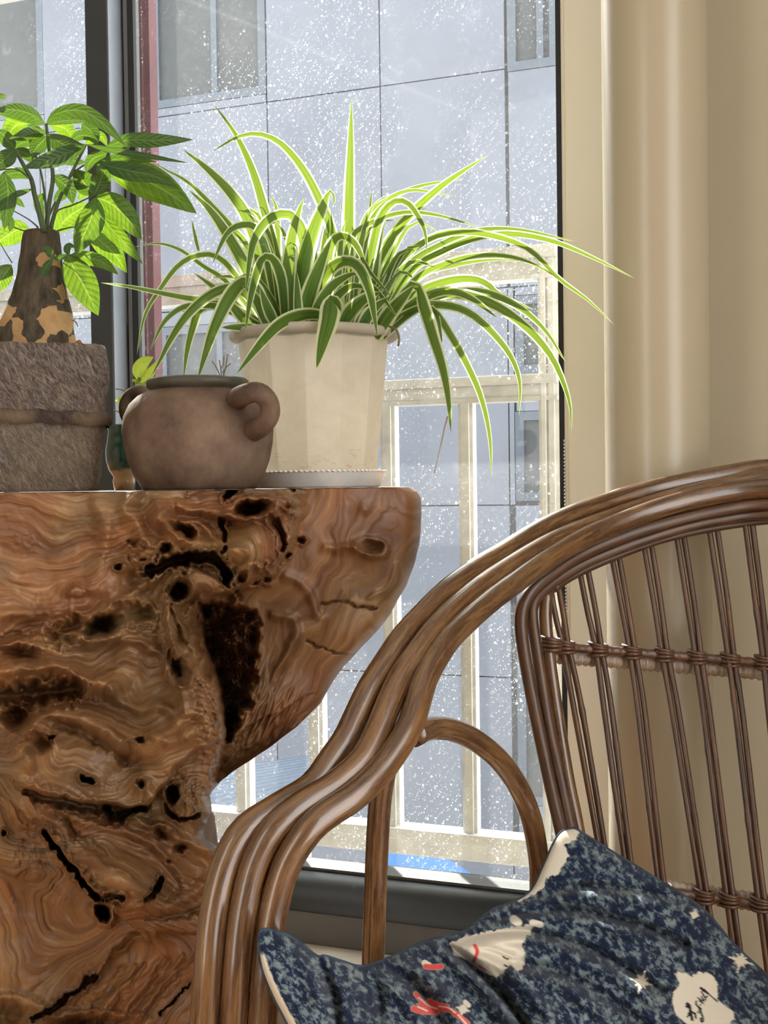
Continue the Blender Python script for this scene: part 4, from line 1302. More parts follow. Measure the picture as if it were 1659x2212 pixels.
# filler blades standing inside the clump
for i in range(46):
    bx = random.uniform(560, 810); ty = random.uniform(430, 600)
    lean = (bx - 690) * random.uniform(0.3, 1.3) + random.uniform(-40, 40)
    yb = random.uniform(1.56, 1.66)
    p = [(bx, 735), (bx + lean * 0.3, 735 - (735 - ty) * 0.55), (bx + lean * 0.75, 735 - (735 - ty) * 0.92), (bx + lean * 1.2, ty + random.uniform(-20, 60))]
    ribbon('leaf', depthed(p, yb, yb + random.uniform(-0.04, 0.04)), random.uniform(14, 27), M['spider'], spider, 14, 0.32, random.uniform(-0.6, 0.6))
s = spline([(967, 900, 1.428), (960, 925, 1.424), (956, 945, 1.418), (950, 970, 1.415), (944, 998, 1.41), (938, 1023, 1.41)], 14)
tube('dry_tip', P(s[:, 0], s[:, 1], s[:, 2]), np.linspace(0.0012, 0.0006, 14), M['rattan_pale'], spider, 6)
s = spline([(840, 705, 1.47), (856, 712, 1.45), (862, 730, 1.445), (860, 748, 1.445)], 10)
tube('withered_stem', P(s[:, 0], s[:, 1], s[:, 2]), 0.0014, M['twig'], spider, 6)

# ---------------------------------------------------------------- money tree
MX, MY = 62, 1.47
mc = P(MX, 1050, MY)
money = empty('money_tree', (mc[0], mc[1], TT), 'potted money tree with a thick patchy trunk in a rough strapped cement planter', 'potted plant')
ROTP = math.radians(17)
def prow(rows_): return [(hw * mpp(MY) * 0.885, max(TT + 0.0005, zat(MX, py, MY)) if py < 1052 else TT + 0.0005) for hw, py in rows_]
prof = prow([(160, 1056), (164, 1040), (170, 990), (176, 940), (179, 912), (181, 892), (187, 850), (191, 810), (186, 785), (184, 766), (180, 758), (168, 758), (164, 775), (160, 800)])
fz_ = []
for (a, b) in zip(prof[:-1], prof[1:]):
    for t in np.linspace(0, 1, 5, endpoint=False): fz_.append((a[0] + (b[0] - a[0]) * t, a[1] + (b[1] - a[1]) * t))
fz_.append(prof[-1])
V, F, TC = lathe_data(fz_, (mc[0], mc[1]), 120, True, True, square=5.5, rot=ROTP)
a_ = np.arctan2(V[:, 1] - mc[1], V[:, 0] - mc[0])
dv = 0.0016 * fbm(a_ * 9, V[:, 2] * 45, 4)
V[:, 0] += np.cos(a_) * dv; V[:, 1] += np.sin(a_) * dv
V[:, 2] = np.where(V[:, 2] > zat(MX, 768, MY), V[:, 2] + 0.0022 * fbm(a_ * 5, a_ * 0, 3), V[:, 2])
mesh('planter', V, F, M['planter'], money)
zb0, zb1 = zat(MX, 922, MY), zat(MX, 894, MY)
prof = [(0.0950 + 0.002, zb0), (0.0985 + 0.002, zb0 + 0.004), (0.0990 + 0.002, (zb0 + zb1) / 2), (0.0985 + 0.002, zb1 - 0.003), (0.0950 + 0.002, zb1)]
V, F, TC = lathe_data(prof, (mc[0], mc[1]), 120, False, False, square=5.5, rot=ROTP)
a_ = np.arctan2(V[:, 1] - mc[1], V[:, 0] - mc[0])
V[:, 2] += 0.0022 * fbm(a_ * 3, a_ * 0 + 2, 3) - (V[:, 0] - mc[0]) * 0.03
mesh('strap', V, F, M['planter_band'], money)
V, F, TC = lathe_data([(0.082, zat(MX, 770, MY)), (0.04, zat(MX, 764, MY)), (0.001, zat(MX, 762, MY))], (mc[0], mc[1]), 40, False, False, square=4, rot=ROTP)
mesh('soil', V, F, M['soil'], money)
# trunk: (py, left edge, right edge)
tr = [(778, -16, 166), (752, -12, 165), (720, -4, 160), (690, 6, 156), (660, 18, 150), (630, 29, 144), (600, 37, 138), (570, 43, 134), (540, 47, 131), (510, 50, 129), (500, 53, 126), (497, 62, 116)]
ctr = np.array([((l + r) / 2, y) for y, l, r in tr]); rad = np.array([(r - l) / 2 for y, l, r in tr])
n = 60
tt_ = np.linspace(0, 1, len(tr)); tn = np.linspace(0, 1, n)
cx_ = np.interp(tn, tt_, ctr[:, 0]); cy_ = np.interp(tn, tt_, ctr[:, 1]); rr_ = np.interp(tn, tt_, rad)
C = P(cx_, cy_, MY); seg = 48
V = []; F = []
for i in range(n):
    a = np.linspace(0, 2 * math.pi, seg, endpoint=False)
    r_ = rr_[i] * mpp(MY) * (1 + 0.035 * gnoise(a * 1.3 + 5, np.full(seg, i * 0.09)) + 0.03 * gnoise(np.cos(a) * 3 + 4, np.sin(a) * 3 + i * 0.25))
    V.append(np.stack([C[i, 0] + r_ * np.cos(a), C[i, 1] + r_ * np.sin(a) * 0.9, np.full(seg, C[i, 2])], 1))
for i in range(n - 1):
    for j in range(seg):
        q = (j + 1) % seg
        F.append((i * seg + j, i * seg + q, (i + 1) * seg + q, (i + 1) * seg + j))
F.append(tuple((n - 1) * seg + j for j in range(seg)))
trunk = mesh('trunk', np.vstack(V), F, M['trunk'], money)
def c1m(pts): return [(x / 3.456, 180 + y / 3.456) for x, y in pts]
def stem(pts, d0, d1, w_):
    p = depthed(c1m(pts), d0, d1)
    s = spline(np.array(p), 14)
    tube('branch', P(s[:, 0], s[:, 1], s[:, 2]), np.linspace(1.0, 0.55, 14) * w_ / 3.456 * 0.5 * mpp(MY), M['stem'], money, 8)
for pts, d0, d1, w_ in [
    ([(345, 1110), (365, 900), (395, 700), (365, 480), (345, 300)], 1.46, 1.44, 40),
    ([(330, 1110), (290, 950), (255, 820), (235, 720), (170, 600), (110, 490)], 1.45, 1.42, 46),
    ([(370, 1110), (430, 900), (510, 720), (600, 540), (640, 460)], 1.47, 1.44, 34),
    ([(385, 1110), (420, 960), (540, 910), (700, 838)], 1.44, 1.40, 16),
    ([(320, 1110), (220, 1020), (80, 940)], 1.46, 1.44, 14),
    ([(300, 1120), (180, 1100), (60, 1060)], 1.49, 1.50, 14),
    ([(400, 1110), (470, 1090), (560, 1075), (660, 1130)], 1.48, 1.50, 14),
    ([(235, 720), (120, 640), (-20, 650)], 1.43, 1.40, 16),
    ([(360, 1000), (440, 840), (560, 660), (720, 560), (800, 520)], 1.50, 1.50, 22),
    ([(350, 1000), (330, 800), (300, 640), (250, 480), (210, 310)], 1.50, 1.50, 22),
    ([(400, 1300), (450, 1290), (520, 1280)], 1.42, 1.44, 12),
    ([(90, 1340), (40, 1260), (0, 1190)], 1.45, 1.45, 10),
    ([(470, 1340), (560, 1400), (630, 1470)], 1.41, 1.40, 7)]:
    stem(pts, d0, d1, w_)
ML = [
 ([(790, 475), (950, 425), (1150, 425), (1440, 420)], 104, 1.45, 1.42),
 ([(345, 300), (430, 225), (600, 205), (770, 300), (938, 468)], 105, 1.40, 1.34),
 ([(345, 305), (500, 278), (700, 285)], 46, 1.44, 1.43),
 ([(330, 300), (240, 235), (120, 200), (-40, 195)], 110, 1.43, 1.38),
 ([(330, 310), (180, 260), (40, 230), (-60, 210)], 60, 1.45, 1.43),
 ([(640, 455), (450, 545), (165, 635)], 120, 1.40, 1.34),
 ([(740, 600), (950, 650), (1150, 690), (1330, 778)], 130, 1.44, 1.40),
 ([(760, 590), (1000, 690), (1230, 800), (1470, 972)], 245, 1.47, 1.46),
 ([(630, 455), (860, 505), (1150, 552), (1405, 594)], 46, 1.42, 1.39),
 ([(700, 610), (880, 565), (1170, 585)], 62, 1.46, 1.44),
 ([(715, 850), (680, 1010), (620, 1150), (565, 1285)], 185, 1.40, 1.37),
 ([(715, 850), (830, 900), (950, 1010), (1058, 1170)], 180, 1.42, 1.40),
 ([(730, 880), (800, 1050), (920, 1180), (1068, 1350)], 118, 1.43, 1.42),
 ([(650, 1110), (760, 1190), (850, 1270), (948, 1415)], 150, 1.49, 1.49),
 ([(660, 1120), (740, 1090), (880, 1165)], 100, 1.51, 1.52),
 ([(530, 1275), (650, 1300), (770, 1340), (885, 1428)], 98, 1.45, 1.43),
 ([(500, 1270), (560, 1400), (640, 1540), (735, 1735)], 215, 1.45, 1.42),
 ([(410, 1110), (500, 1010), (580, 950), (690, 905)], 150, 1.50, 1.52),
 ([(220, 1085), (120, 1100), (20, 1160), (-60, 1220)], 160, 1.50, 1.50),
 ([(30, 660), (60, 800), (50, 950), (30, 1095)], 125, 1.40, 1.37),
 ([(235, 710), (160, 670), (60, 680), (-30, 720)], 80, 1.46, 1.44),
 ([(705, 832), (640, 760), (590, 690), (555, 640)], 160, 1.42, 1.40),
 ([(705, 832), (745, 740), (760, 680), (730, 600)], 140, 1.39, 1.37),
 ([(350, 380), (440, 440), (520, 470), (640, 470)], 130, 1.41, 1.38),
 ([(350, 400), (300, 450), (260, 500), (240, 560)], 110, 1.43, 1.42),
 ([(370, 310), (470, 330), (540, 380), (590, 430)], 110, 1.50, 1.50),
 ([(610, 300), (680, 360), (700, 400), (730, 460)], 110, 1.49, 1.48),
 ([(640, 460), (700, 400), (760, 400), (800, 470)], 80, 1.50, 1.50),
 ([(520, 440), (600, 390), (680, 400), (740, 440)], 70, 1.46, 1.45),
 ([(210, 300), (130, 310), (70, 370), (40, 440)], 140, 1.47, 1.46),
 ([(350, 365), (220, 375), (140, 400), (65, 412)], 85, 1.42, 1.40),
 ([(115, 490), (60, 540), (0, 600), (-60, 640)], 120, 1.42, 1.38),
 ([(115, 490), (180, 520), (240, 560), (290, 630)], 80, 1.45, 1.45),
 ([(110, 490), (60, 430), (20, 380), (-40, 350)], 100, 1.43, 1.42),
 ([(240, 790), (120, 830), (40, 855), (-40, 890)], 44, 1.41, 1.38),
 ([(80, 850), (130, 880), (185, 925)], 50, 1.46, 1.46),
 ([(85, 1355), (40, 1420), (0, 1490), (-50, 1570)], 130, 1.44, 1.43),
 ([(395, 1310), (370, 1260), (340, 1235), (305, 1225)], 60, 1.405, 1.39),
 ([(395, 1310), (350, 1360), (325, 1410), (308, 1465)], 55, 1.405, 1.39),
 ([(395, 1310), (440, 1300), (480, 1290), (525, 1285)], 40, 1.405, 1.40),
 ([(515, 1280), (500, 1240), (520, 1210), (560, 1225)], 52, 1.43, 1.43),
 ([(395, 690), (460, 740), (520, 800), (545, 900)], 110, 1.45, 1.44),
 ([(330, 820), (290, 880), (300, 950), (330, 1040)], 70, 1.46, 1.46),
 ([(400, 880), (460, 830), (520, 760), (550, 700)], 80, 1.49, 1.50),
 ([(560, 720), (620, 790), (600, 850), (570, 860)], 90, 1.51, 1.52),
 ([(800, 520), (700, 560), (660, 610), (650, 690)], 80, 1.48, 1.48),
 ([(210, 310), (260, 350), (290, 420), (280, 480)], 90, 1.49, 1.50),
 ([(40, 90), (10, 95), (-30, 70)], 40, 1.42, 1.42),
 ([(110, 490), (150, 450), (220, 440), (290, 460)], 70, 1.47, 1.47),
 ([(400, 480), (460, 540), (560, 580), (640, 590)], 90, 1.48, 1.47),
 ([(-10, 1010), (40, 1000), (80, 1050), (70, 1110)], 70, 1.47, 1.46),
]
BRIGHT = {7, 10, 11, 12, 13, 14, 15, 16, 17, 18, 25, 27, 29, 36, 44}  # leaves coloured as sunlit; all others take the shaded copy
for k_, (pts, w_, d0, d1) in enumerate(ML):
    ribbon('leaf', depthed(c1m(pts), d0, d1), w_ / 3.456 * 1.06, M['money_leaf' if k_ in BRIGHT else 'money_leaf_old'], money, 22, random.uniform(0.10, 0.28), random.uniform(-0.4, 0.4), 'leaf', 7)
ribbon('dry_leaf', [(160, 752, 1.43), (170, 738, 1.43), (176, 748, 1.43), (183, 757, 1.43)], 14, M['dry'], money, 10, 0.3, 0.2, 'leaf')
s = spline([(155, 690, 1.43), (163, 695, 1.43), (169, 706, 1.43)], 8)
tube('bark_flake', P(s[:, 0], s[:, 1], s[:, 2]), np.linspace(0.0012, 0.0005, 8), M['twig'], money, 6)

# ---------------------------------------------------------------- little green glazed pot
GX, GY = 268, 1.66
gc = P(GX, 1050, GY)
gpot = empty('glazed_pot', (gc[0], gc[1], TT), 'small dark green glazed pot with a young leafy plant, half hidden behind the jar', 'potted plant')
def gz(py): return max(TT + 0.0005, zat(GX, py, GY))
prof = [(20 * mpp(GY), TT + 0.0005), (24 * mpp(GY), gz(1040)), (22 * mpp(GY), gz(1030)), (32 * mpp(GY), gz(1015)), (37 * mpp(GY), gz(995)), (38 * mpp(GY), gz(975)), (34 * mpp(GY), gz(950)), (31 * mpp(GY), gz(930)),
        (34 * mpp(GY), gz(924)), (34 * mpp(GY), gz(918)), (30 * mpp(GY), gz(918)), (29 * mpp(GY), gz(930))]
V, F, TC = lathe_data(prof, (gc[0], gc[1]), 48, True, True)
mesh('pot', V, F, M['glaze'], gpot)
V, F, TC = lathe_data([(0.0195, gz(921)), (0.001, gz(914))], (gc[0], gc[1]), 24, False, False)
mesh('soil', V, F, M['dry'], gpot)
for pts, w0 in (([(270, 920), (283, 880), (290, 850), (297, 832), (302, 815)], 0.0022), ([(268, 920), (270, 900), (264, 880)], 0.0014), ([(283, 870), (268, 845), (250, 840)], 0.0008), ([(268, 895), (256, 890), (246, 886)], 0.0007)):
    s = spline(depthed(pts, 1.66, 1.655), 10)
    tube('stem', P(s[:, 0], s[:, 1], s[:, 2]), w0, M['twig'], gpot, 8)
for pts, w_ in (([(300, 822), (298, 800), (310, 782), (332, 771)], 30), ([(304, 828), (318, 812), (330, 796), (338, 780)], 20), ([(300, 830), (292, 822), (284, 822)], 9), ([(302, 818), (296, 832), (308, 834), (314, 822)], 14),
                ([(284, 872), (292, 860), (304, 856), (316, 858)], 24), ([(284, 872), (270, 860), (258, 864), (248, 866)], 17), ([(276, 884), (262, 880), (254, 872)], 12), ([(272, 892), (262, 890), (256, 884)], 10),
                ([(272, 892), (280, 892), (288, 884)], 12), ([(268, 880), (270, 870), (276, 864)], 10), ([(264, 895), (266, 886), (272, 880)], 9)):
    ribbon('leaf', depthed(pts, 1.655, 1.645), w_, M['pothos_leaf'], gpot, 14, 0.25, random.uniform(-0.5, 0.5), 'leaf')

# ================================================================== RATTAN ARMCHAIR
chair = empty('rattan_armchair', (0.15, 1.15, 0), 'brown rattan armchair with triple bent arm poles and a spindle back', 'armchair')
def px3(pts, n):
    s = spline(np.array(pts, float) * np.array((1, 1, 600.0)), n) / np.array((1, 1, 600.0))
    return P(s[:, 0], s[:, 1], s[:, 2])
RP = 0.0136
def wob(n, seed, a=0.012):
    i = np.arange(n) / 9.0
    return RP * (1 + a * gnoise(i, i * 0 + seed))
A_ = [(432, 3330, 1.02), (436, 2700, 1.02), (440, 2300, 1.02), (445, 2177, 1.02), (453, 2070, 1.022), (463, 1970, 1.028), (486, 1872, 1.036), (527, 1795, 1.046), (601, 1744, 1.066), (674, 1698, 1.09), (716, 1641, 1.112), (746, 1598, 1.128), (768, 1552, 1.145),
      (798, 1489, 1.168), (835, 1430, 1.195), (870, 1378, 1.22), (911, 1332, 1.248), (967, 1276, 1.282), (1032, 1228, 1.325), (1091, 1193, 1.365), (1160, 1150, 1.41), (1229, 1116, 1.445), (1317, 1084, 1.478),
      (1400, 1061, 1.498), (1469, 1045, 1.508), (1573, 1026, 1.512), (1662, 1013, 1.505), (1850, 1012, 1.46), (2020, 1075, 1.36), (2180, 1230, 1.22), (2300, 1500, 1.09), (2380, 1800, 0.99), (2400, 2200, 0.93), (2400, 2800, 0.92), (2400, 3620, 0.92)]
B_ = [(494, 3330, 1.02), (498, 2700, 1.02), (502, 2300, 1.02), (507, 2177, 1.02), (515, 2070, 1.022), (526, 1970, 1.028), (550, 1868, 1.034), (592, 1790, 1.042), (655, 1738, 1.056), (718, 1700, 1.076), (780, 1646, 1.10), (813, 1589, 1.122),
      (839, 1524, 1.146), (865, 1467, 1.170), (903, 1410, 1.198), (944, 1356, 1.228), (992, 1307, 1.262), (1040, 1266, 1.298), (1091, 1231, 1.335), (1194, 1171, 1.40), (1317, 1122, 1.457), (1435, 1084, 1.482), (1539, 1058, 1.490), (1662, 1033, 1.485),
      (1850, 1030, 1.44), (2010, 1095, 1.34), (2160, 1250, 1.20), (2270, 1510, 1.07), (2340, 1800, 0.975), (2350, 2200, 0.915), (2350, 2800, 0.91), (2350, 3620, 0.91)]
C_ = [(556, 3330, 1.02), (560, 2700, 1.02), (563, 2300, 1.02), (568, 2177, 1.02), (577, 2070, 1.022), (590, 1970, 1.028), (618, 1870, 1.032), (664, 1797, 1.038), (702, 1762, 1.048), (768, 1718, 1.066), (818, 1670, 1.088), (856, 1619, 1.108), (884, 1572, 1.126),
      (900, 1525, 1.146), (918, 1466, 1.170), (944, 1418, 1.194), (970, 1380, 1.216), (1012, 1338, 1.246), (1064, 1293, 1.286), (1106, 1262, 1.318), (1174, 1212, 1.37), (1247, 1169, 1.412), (1320, 1137, 1.44), (1424, 1099, 1.463), (1530, 1071, 1.470), (1656, 1054, 1.465),
      (1850, 1052, 1.42), (2000, 1118, 1.32), (2140, 1270, 1.18), (2240, 1520, 1.05), (2300, 1800, 0.96), (2300, 2200, 0.90), (2300, 2800, 0.90), (2300, 3620, 0.90)]
for k_, q in enumerate((A_, B_, C_)):
    n = 220
    p = px3(q, n); p[:, 2] = np.maximum(p[:, 2], 0.0)
    tube('arm_pole', p, wob(n, k_ + 0.4), M['rattan'], chair, 20)
# support post, arch, legs
p = px3([(832, 1660, 1.12), (820, 1740, 1.125), (812, 1900, 1.135), (806, 2080, 1.145), (798, 2420, 1.16)], 40); tube('post', p, 0.0115, M['rattan'], chair, 18)
p = px3([(893, 1588, 1.135), (930, 1574, 1.165), (976, 1577, 1.20), (1028, 1600, 1.235), (1080, 1644, 1.27), (1120, 1701, 1.30), (1146, 1763, 1.32), (1160, 1830, 1.335), (1166, 1900, 1.345), (1168, 2060, 1.35), (1170, 2300, 1.36)], 70)
tube('arch', p, 0.0122, M['rattan'], chair, 18)
# back frame: two thin canes and a flat lath bent round the corner
r1 = [(1850, 1085, 1.42), (1659, 1089, 1.462), (1560, 1102, 1.466), (1464, 1124, 1.462), (1359, 1155, 1.448), (1255, 1198, 1.424), (1185, 1244, 1.398), (1147, 1277, 1.384), (1128, 1315, 1.378), (1126, 1364, 1.374), (1139, 1451, 1.366), (1160, 1559, 1.358), (1190, 1700, 1.348), (1213, 1800, 1.342), (1250, 1980, 1.334), (1290, 2280, 1.33)]
r2 = [(1850, 1108, 1.424), (1659, 1110, 1.468), (1560, 1122, 1.472), (1464, 1143, 1.468), (1324, 1190, 1.448), (1237, 1230, 1.428), (1180, 1270, 1.408), (1154, 1301, 1.394), (1150, 1336, 1.386), (1161, 1416, 1.376), (1184, 1559, 1.364), (1212, 1690, 1.354), (1235, 1800, 1.347), (1272, 1980, 1.338), (1312, 2280, 1.334)]
tube('back_rim', px3(r1, 110), 0.0078, M['rattan_thin'], chair, 14)
tube('back_rim', px3(r2, 110), 0.0072, M['rattan_thin'], chair, 14)
p = px3([(1182, 1276, 1.412), (1178, 1330, 1.402), (1186, 1420, 1.392), (1206, 1559, 1.378), (1228, 1690, 1.366), (1250, 1800, 1.357), (1300, 2100, 1.345), (1330, 2280, 1.34)], 60)
tube('back_lath', p, 0.0068, M['rattan'], chair, 12, flat=1.2)
p = px3([(1850, 1122, 1.44), (1659, 1124, 1.484), (1464, 1156, 1.484), (1324, 1204, 1.464), (1237, 1244, 1.444), (1195, 1272, 1.424)], 60)
tube('back_lath', p, 0.0055, M['rattan_thin'], chair, 12)
# spindle pairs: (top x, top y, band x, lower x at y 1552), centre of the pair
SP = [(1196, 1272, 1222, 1252), (1258, 1228, 1294, 1316), (1324, 1192, 1367, 1386), (1394, 1164, 1437, 1461), (1465, 1146, 1508, 1527), (1538, 1130, 1581, 1598), (1614, 1118, 1655, 1669), (1690, 1112, 1726, 1738), (1766, 1110, 1796, 1806)]
def band_y(x): return 1395 + (x - 1185) * 0.080
def band2_y(x): return 1932 + (x - 1484) * 0.14
def back_d(x, y): # distance of the bowed back
    top = 1.425 + 0.062 * math.sin(math.pi * min(1, max(0, (x - 1100) / 760)))
    return top - 0.085 * min(1.2, max(0, (y - 1200) / 700))
hw = 6.6
for i, (xt, yt, xb, xl) in enumerate(SP):
    sl_ = (xl - xb) / (1552 - band_y(xb))
    xe, ye = xl + sl_ * 0.92 * (2290 - 1552), 2290
    for sgn in (-1, 1):
        g_ = 1.0 + 0.35 * random.random()
        pts = []
        for (x, y, f_) in ((xt, yt - 14, 1.12 * g_), ((xt + xb) / 2 + 1.5, (yt + band_y(xb)) / 2, 1.05 * g_), (xb, band_y(xb), 0.95), (xl, 1552, 1.0 * g_), ((xl + xe) / 2 - 2, (1552 + ye) / 2, 1.0), (xe, ye, 1.0)):
            pts.append((x + sgn * hw * f_ + random.uniform(-0.8, 0.8), y, back_d(x, y) + 0.012 + random.uniform(-0.001, 0.001)))
        n = 60
        p = px3(pts, n)
        rr = 0.0038 * (1 + 0.06 * gnoise(np.arange(n) / 6.0, np.full(n, i * 3.3 + sgn)))
        for nd in (random.randint(8, 26), random.randint(30, 52)):
            rr[nd] *= 1.16
        tube('spindle', p, rr, M['rattan_thin'], chair, 10)
def wrapped(name, pts, r, mat, step, amp):
    p = px3(pts, 24)
    L = np.linalg.norm(np.diff(p, axis=0), axis=1).sum()
    n = int(L / step) * 4
    s = spline(p, n)
    rr = r * (1 + amp * np.sin(np.arange(n) * math.pi / 2) + 0.06 * gnoise(np.arange(n) / 3.1, np.zeros(n)))
    return tube(name, s, rr, mat, chair, 12)
bx = [1178, 1300, 1420, 1540, 1660, 1850]
wrapped('cross_band', [(x, band_y(x), back_d(x, 1400) + 0.016) for x in bx], 0.0060, M['rattan_wrap'], 0.012, 0.06)
wrapped('cross_band', [(x, band_y(x) + 20, back_d(x, 1400) + 0.030) for x in bx], 0.0100, M['rattan_pale'], 0.009, 0.10)
bx2 = [1250, 1380, 1480, 1560, 1660, 1850]
wrapped('cross_band', [(x, band2_y(x), back_d(x, 1930) + 0.016) for x in bx2], 0.0060, M['rattan_wrap'], 0.012, 0.06)
wrapped('cross_band', [(x, band2_y(x) - 5, back_d(x, 1930) + 0.032) for x in bx2], 0.0115, M['rattan_pale'], 0.009, 0.10)
def lashing(x, y, d):
    c = P(x, y, d); parts = []
    for k_ in range(4):
        a = np.linspace(0, 2 * math.pi, 20, endpoint=False)
        zoff = (k_ - 1.5) * 0.0042
        ring = np.stack([c[0] + 0.0112 * np.cos(a), c[1] + 0.006 + 0.0125 * np.sin(a), c[2] + zoff + 0.0012 * np.cos(a + k_) - 0.001 * np.cos(a)], 1)
        ring = np.vstack([ring, ring[:1]])
        parts.append(tube_data(ring, 0.0023, 8, caps=False))
    V, F, TC = join(parts)
    mesh('lashing', V, F, M['rattan_wrap'], chair, tc=TC)
for xt, yt, xb, xl in SP:
    lashing(xb, band_y(xb), back_d(xb, 1400) + 0.010)
    sl_ = (xl - xb) / (1552 - band_y(xb))
    x2 = xl + sl_ * 0.92 * (1940 - 1552)
    lashing(x2, band2_y(x2), back_d(x2, 1930) + 0.010)
lashing(1192, 1392, 1.388)
# seat ring, slats and hidden legs
ZS = 0.332
ring = np.array([(-0.10, 1.05), (0.02, 1.20), (0.19, 1.34), (0.36, 1.37), (0.50, 1.30), (0.56, 1.12), (0.53, 0.95), (0.36, 0.90), (0.12, 0.93), (-0.06, 0.97)])
rs2 = spline(np.vstack([ring, ring[:1]]), 80)
tube('seat_frame', np.column_stack([rs2, np.full(80, ZS)]), 0.013, M['rattan'], chair, 14)
for i in range(15):
    x = -0.07 + i * 0.041
    hit = [(rs2[k][1] + (rs2[k + 1][1] - rs2[k][1]) * (x - rs2[k][0]) / (rs2[k + 1][0] - rs2[k][0])) for k in range(79) if (rs2[k][0] - x) * (rs2[k + 1][0] - x) < 0]
    if len(hit) < 2: continue
    tube('seat_slat', [(x, min(hit), ZS + 0.004), (x, max(hit), ZS + 0.004)], 0.0085, M['rattan_thin'], chair, 10)
for q in ((0.02, 1.20), (0.19, 1.345), (0.50, 1.30)):
    tube('leg', [(q[0], q[1], ZS), (q[0] + 0.01, q[1] + 0.02, 0.0)], 0.013, M['rattan'], chair, 14)
tube('stretcher', [P(500, 2300, 1.02) * np.array((1, 1, 0)) + np.array((0, 0, ZS)), np.array((-0.02, 1.02, ZS))], 0.011, M['rattan'], chair, 12)

# ================================================================== CUSHION
def c4(pts): return [(540 + x / 1.4826, 1760 + y / 1.4826) for x, y in pts]
top = [(560, 2024, 0.985), (563, 2012, 0.986), (576, 2008, 0.99), (612, 2018, 1.0), (645, 2036, 1.012), (675, 2060, 1.022), (688, 2068, 1.026), (702, 2066, 1.03), (740, 2078, 1.045), (785, 2088, 1.065), (850, 2066, 1.095), (920, 2034, 1.13), (1000, 2014, 1.165), (1060, 1968, 1.195),
       (1120, 1944, 1.225), (1150, 1920, 1.245), (1172, 1876, 1.265), (1196, 1822, 1.285), (1214, 1797, 1.295), (1238, 1790, 1.305)]
right = [(1238, 1790, 1.305), (1252, 1796, 1.30), (1330, 1845, 1.29), (1430, 1906, 1.275), (1520, 1966, 1.26), (1585, 2040, 1.24), (1659, 2110, 1.22), (1780, 2230, 1.16), (1900, 2380, 1.08)]
left = [(560, 2024, 0.985), (560, 2050, 0.982), (568, 2095, 0.978), (590, 2150, 0.97), (622, 2212, 0.965), (680, 2330, 0.955), (740, 2440, 0.95)]
bot = [(740, 2440, 0.95), (1000, 2560, 0.945), (1300, 2600, 0.96), (1600, 2540, 1.0), (1900, 2380, 1.08)]
NU, NV = 460, 250
def sp(q, n): return spline(np.array(q, float) * np.array((1, 1, 600.0)), n)
Tc, Bc, Lc, Rc = sp(top, NU), sp(bot, NU), sp(left, NV), sp(right, NV)
u = np.linspace(0, 1, NU)[None, :, None]; v = (np.linspace(0, 1, NV) ** 1.25)[:, None, None]
vi = np.linspace(0, 1, NV); vv_ = vi ** 1.25
Lc = np.stack([np.interp(vv_, vi, Lc[:, k]) for k in range(3)], 1); Rc = np.stack([np.interp(vv_, vi, Rc[:, k]) for k in range(3)], 1)
S = (1 - v) * Tc[None] + v * Bc[None] + (1 - u) * Lc[:, None] + u * Rc[:, None] - ((1 - u) * (1 - v) * Tc[0] + u * (1 - v) * Tc[-1] + (1 - u) * v * Bc[0] + u * v * Bc[-1])
X_, Y_, D_ = S[..., 0], S[..., 1], S[..., 2] / 600.0
uu, vv = u[..., 0] + 0 * v[..., 0], v[..., 0] + 0 * u[..., 0]
puff = (np.clip(np.sin(math.pi * uu), 0, 1) ** 0.55) * (np.clip(np.sin(math.pi * np.clip(vv, 0, 1)), 0, 1) ** 0.5)
def fold(pts, w, amp, sharp=1.0):
    global HF
    q = spline(np.array(pts, float), 24)
    HF = HF + amp * np.exp(-(dist_poly(X_, Y_, [tuple(z) for z in q]) / w) ** (2 * sharp))
HF = np.zeros_like(X_)
for pts, w, a in [
    ([(1127, 1949), (1214, 1919), (1336, 1918), (1484, 1942)], 9, -0.012), ([(1110, 1970), (1214, 1938), (1336, 1940), (1480, 1965)], 16, 0.009),
    ([(1052, 1989), (1147, 1968), (1248, 1968), (1383, 1998), (1480, 2040)], 9, -0.014), ([(1060, 2004), (1147, 1986), (1240, 1988), (1370, 2020)], 16, 0.011),
    ([(1010, 2022), (1120, 2010), (1240, 2035), (1350, 2090), (1430, 2140)], 9, -0.013), ([(1020, 2038), (1120, 2030), (1220, 2055), (1330, 2110), (1420, 2170)], 17, 0.012),
    ([(1130, 2080), (1220, 2105), (1320, 2160), (1400, 2220)], 11, -0.011), ([(1110, 2100), (1210, 2130), (1300, 2190)], 16, 0.010),
    ([(960, 2040), (1000, 2070), (1050, 2118), (1100, 2170), (1140, 2230)], 12, -0.030), ([(940, 2042), (985, 2078), (1030, 2120), (1080, 2175), (1120, 2240)], 15, 0.018),
    ([(1000, 2052), (1060, 2075), (1120, 2120), (1180, 2190)], 15, 0.010), ([(985, 2040), (1050, 2046), (1110, 2066)], 8, 0.007),
    ([(688, 2070), (700, 2100), (720, 2150), (730, 2220)], 10, -0.014), ([(830, 2085), (880, 2110), (930, 2165), (960, 2220)], 12, -0.012),
    ([(800, 2100), (840, 2125), (890, 2180), (910, 2230)], 18, 0.010), ([(780, 2095), (812, 2120), (822, 2170), (820, 2220)], 9, -0.008), ([(870, 2080), (930, 2120), (990, 2190)], 16, 0.010),
    ([(610, 2030), (660, 2080), (690, 2150)], 22, 0.010)]:
    fold(pts, w, a)
HF = 1.4 * HF * np.clip(np.minimum(vv * 9, 1) * np.minimum((1 - uu) * 14, 1) * np.minimum(uu * 14, 1), 0, 1)
HF = HF + 0.0022 * fbm(X_ / 60, Y_ / 60, 3) * puff
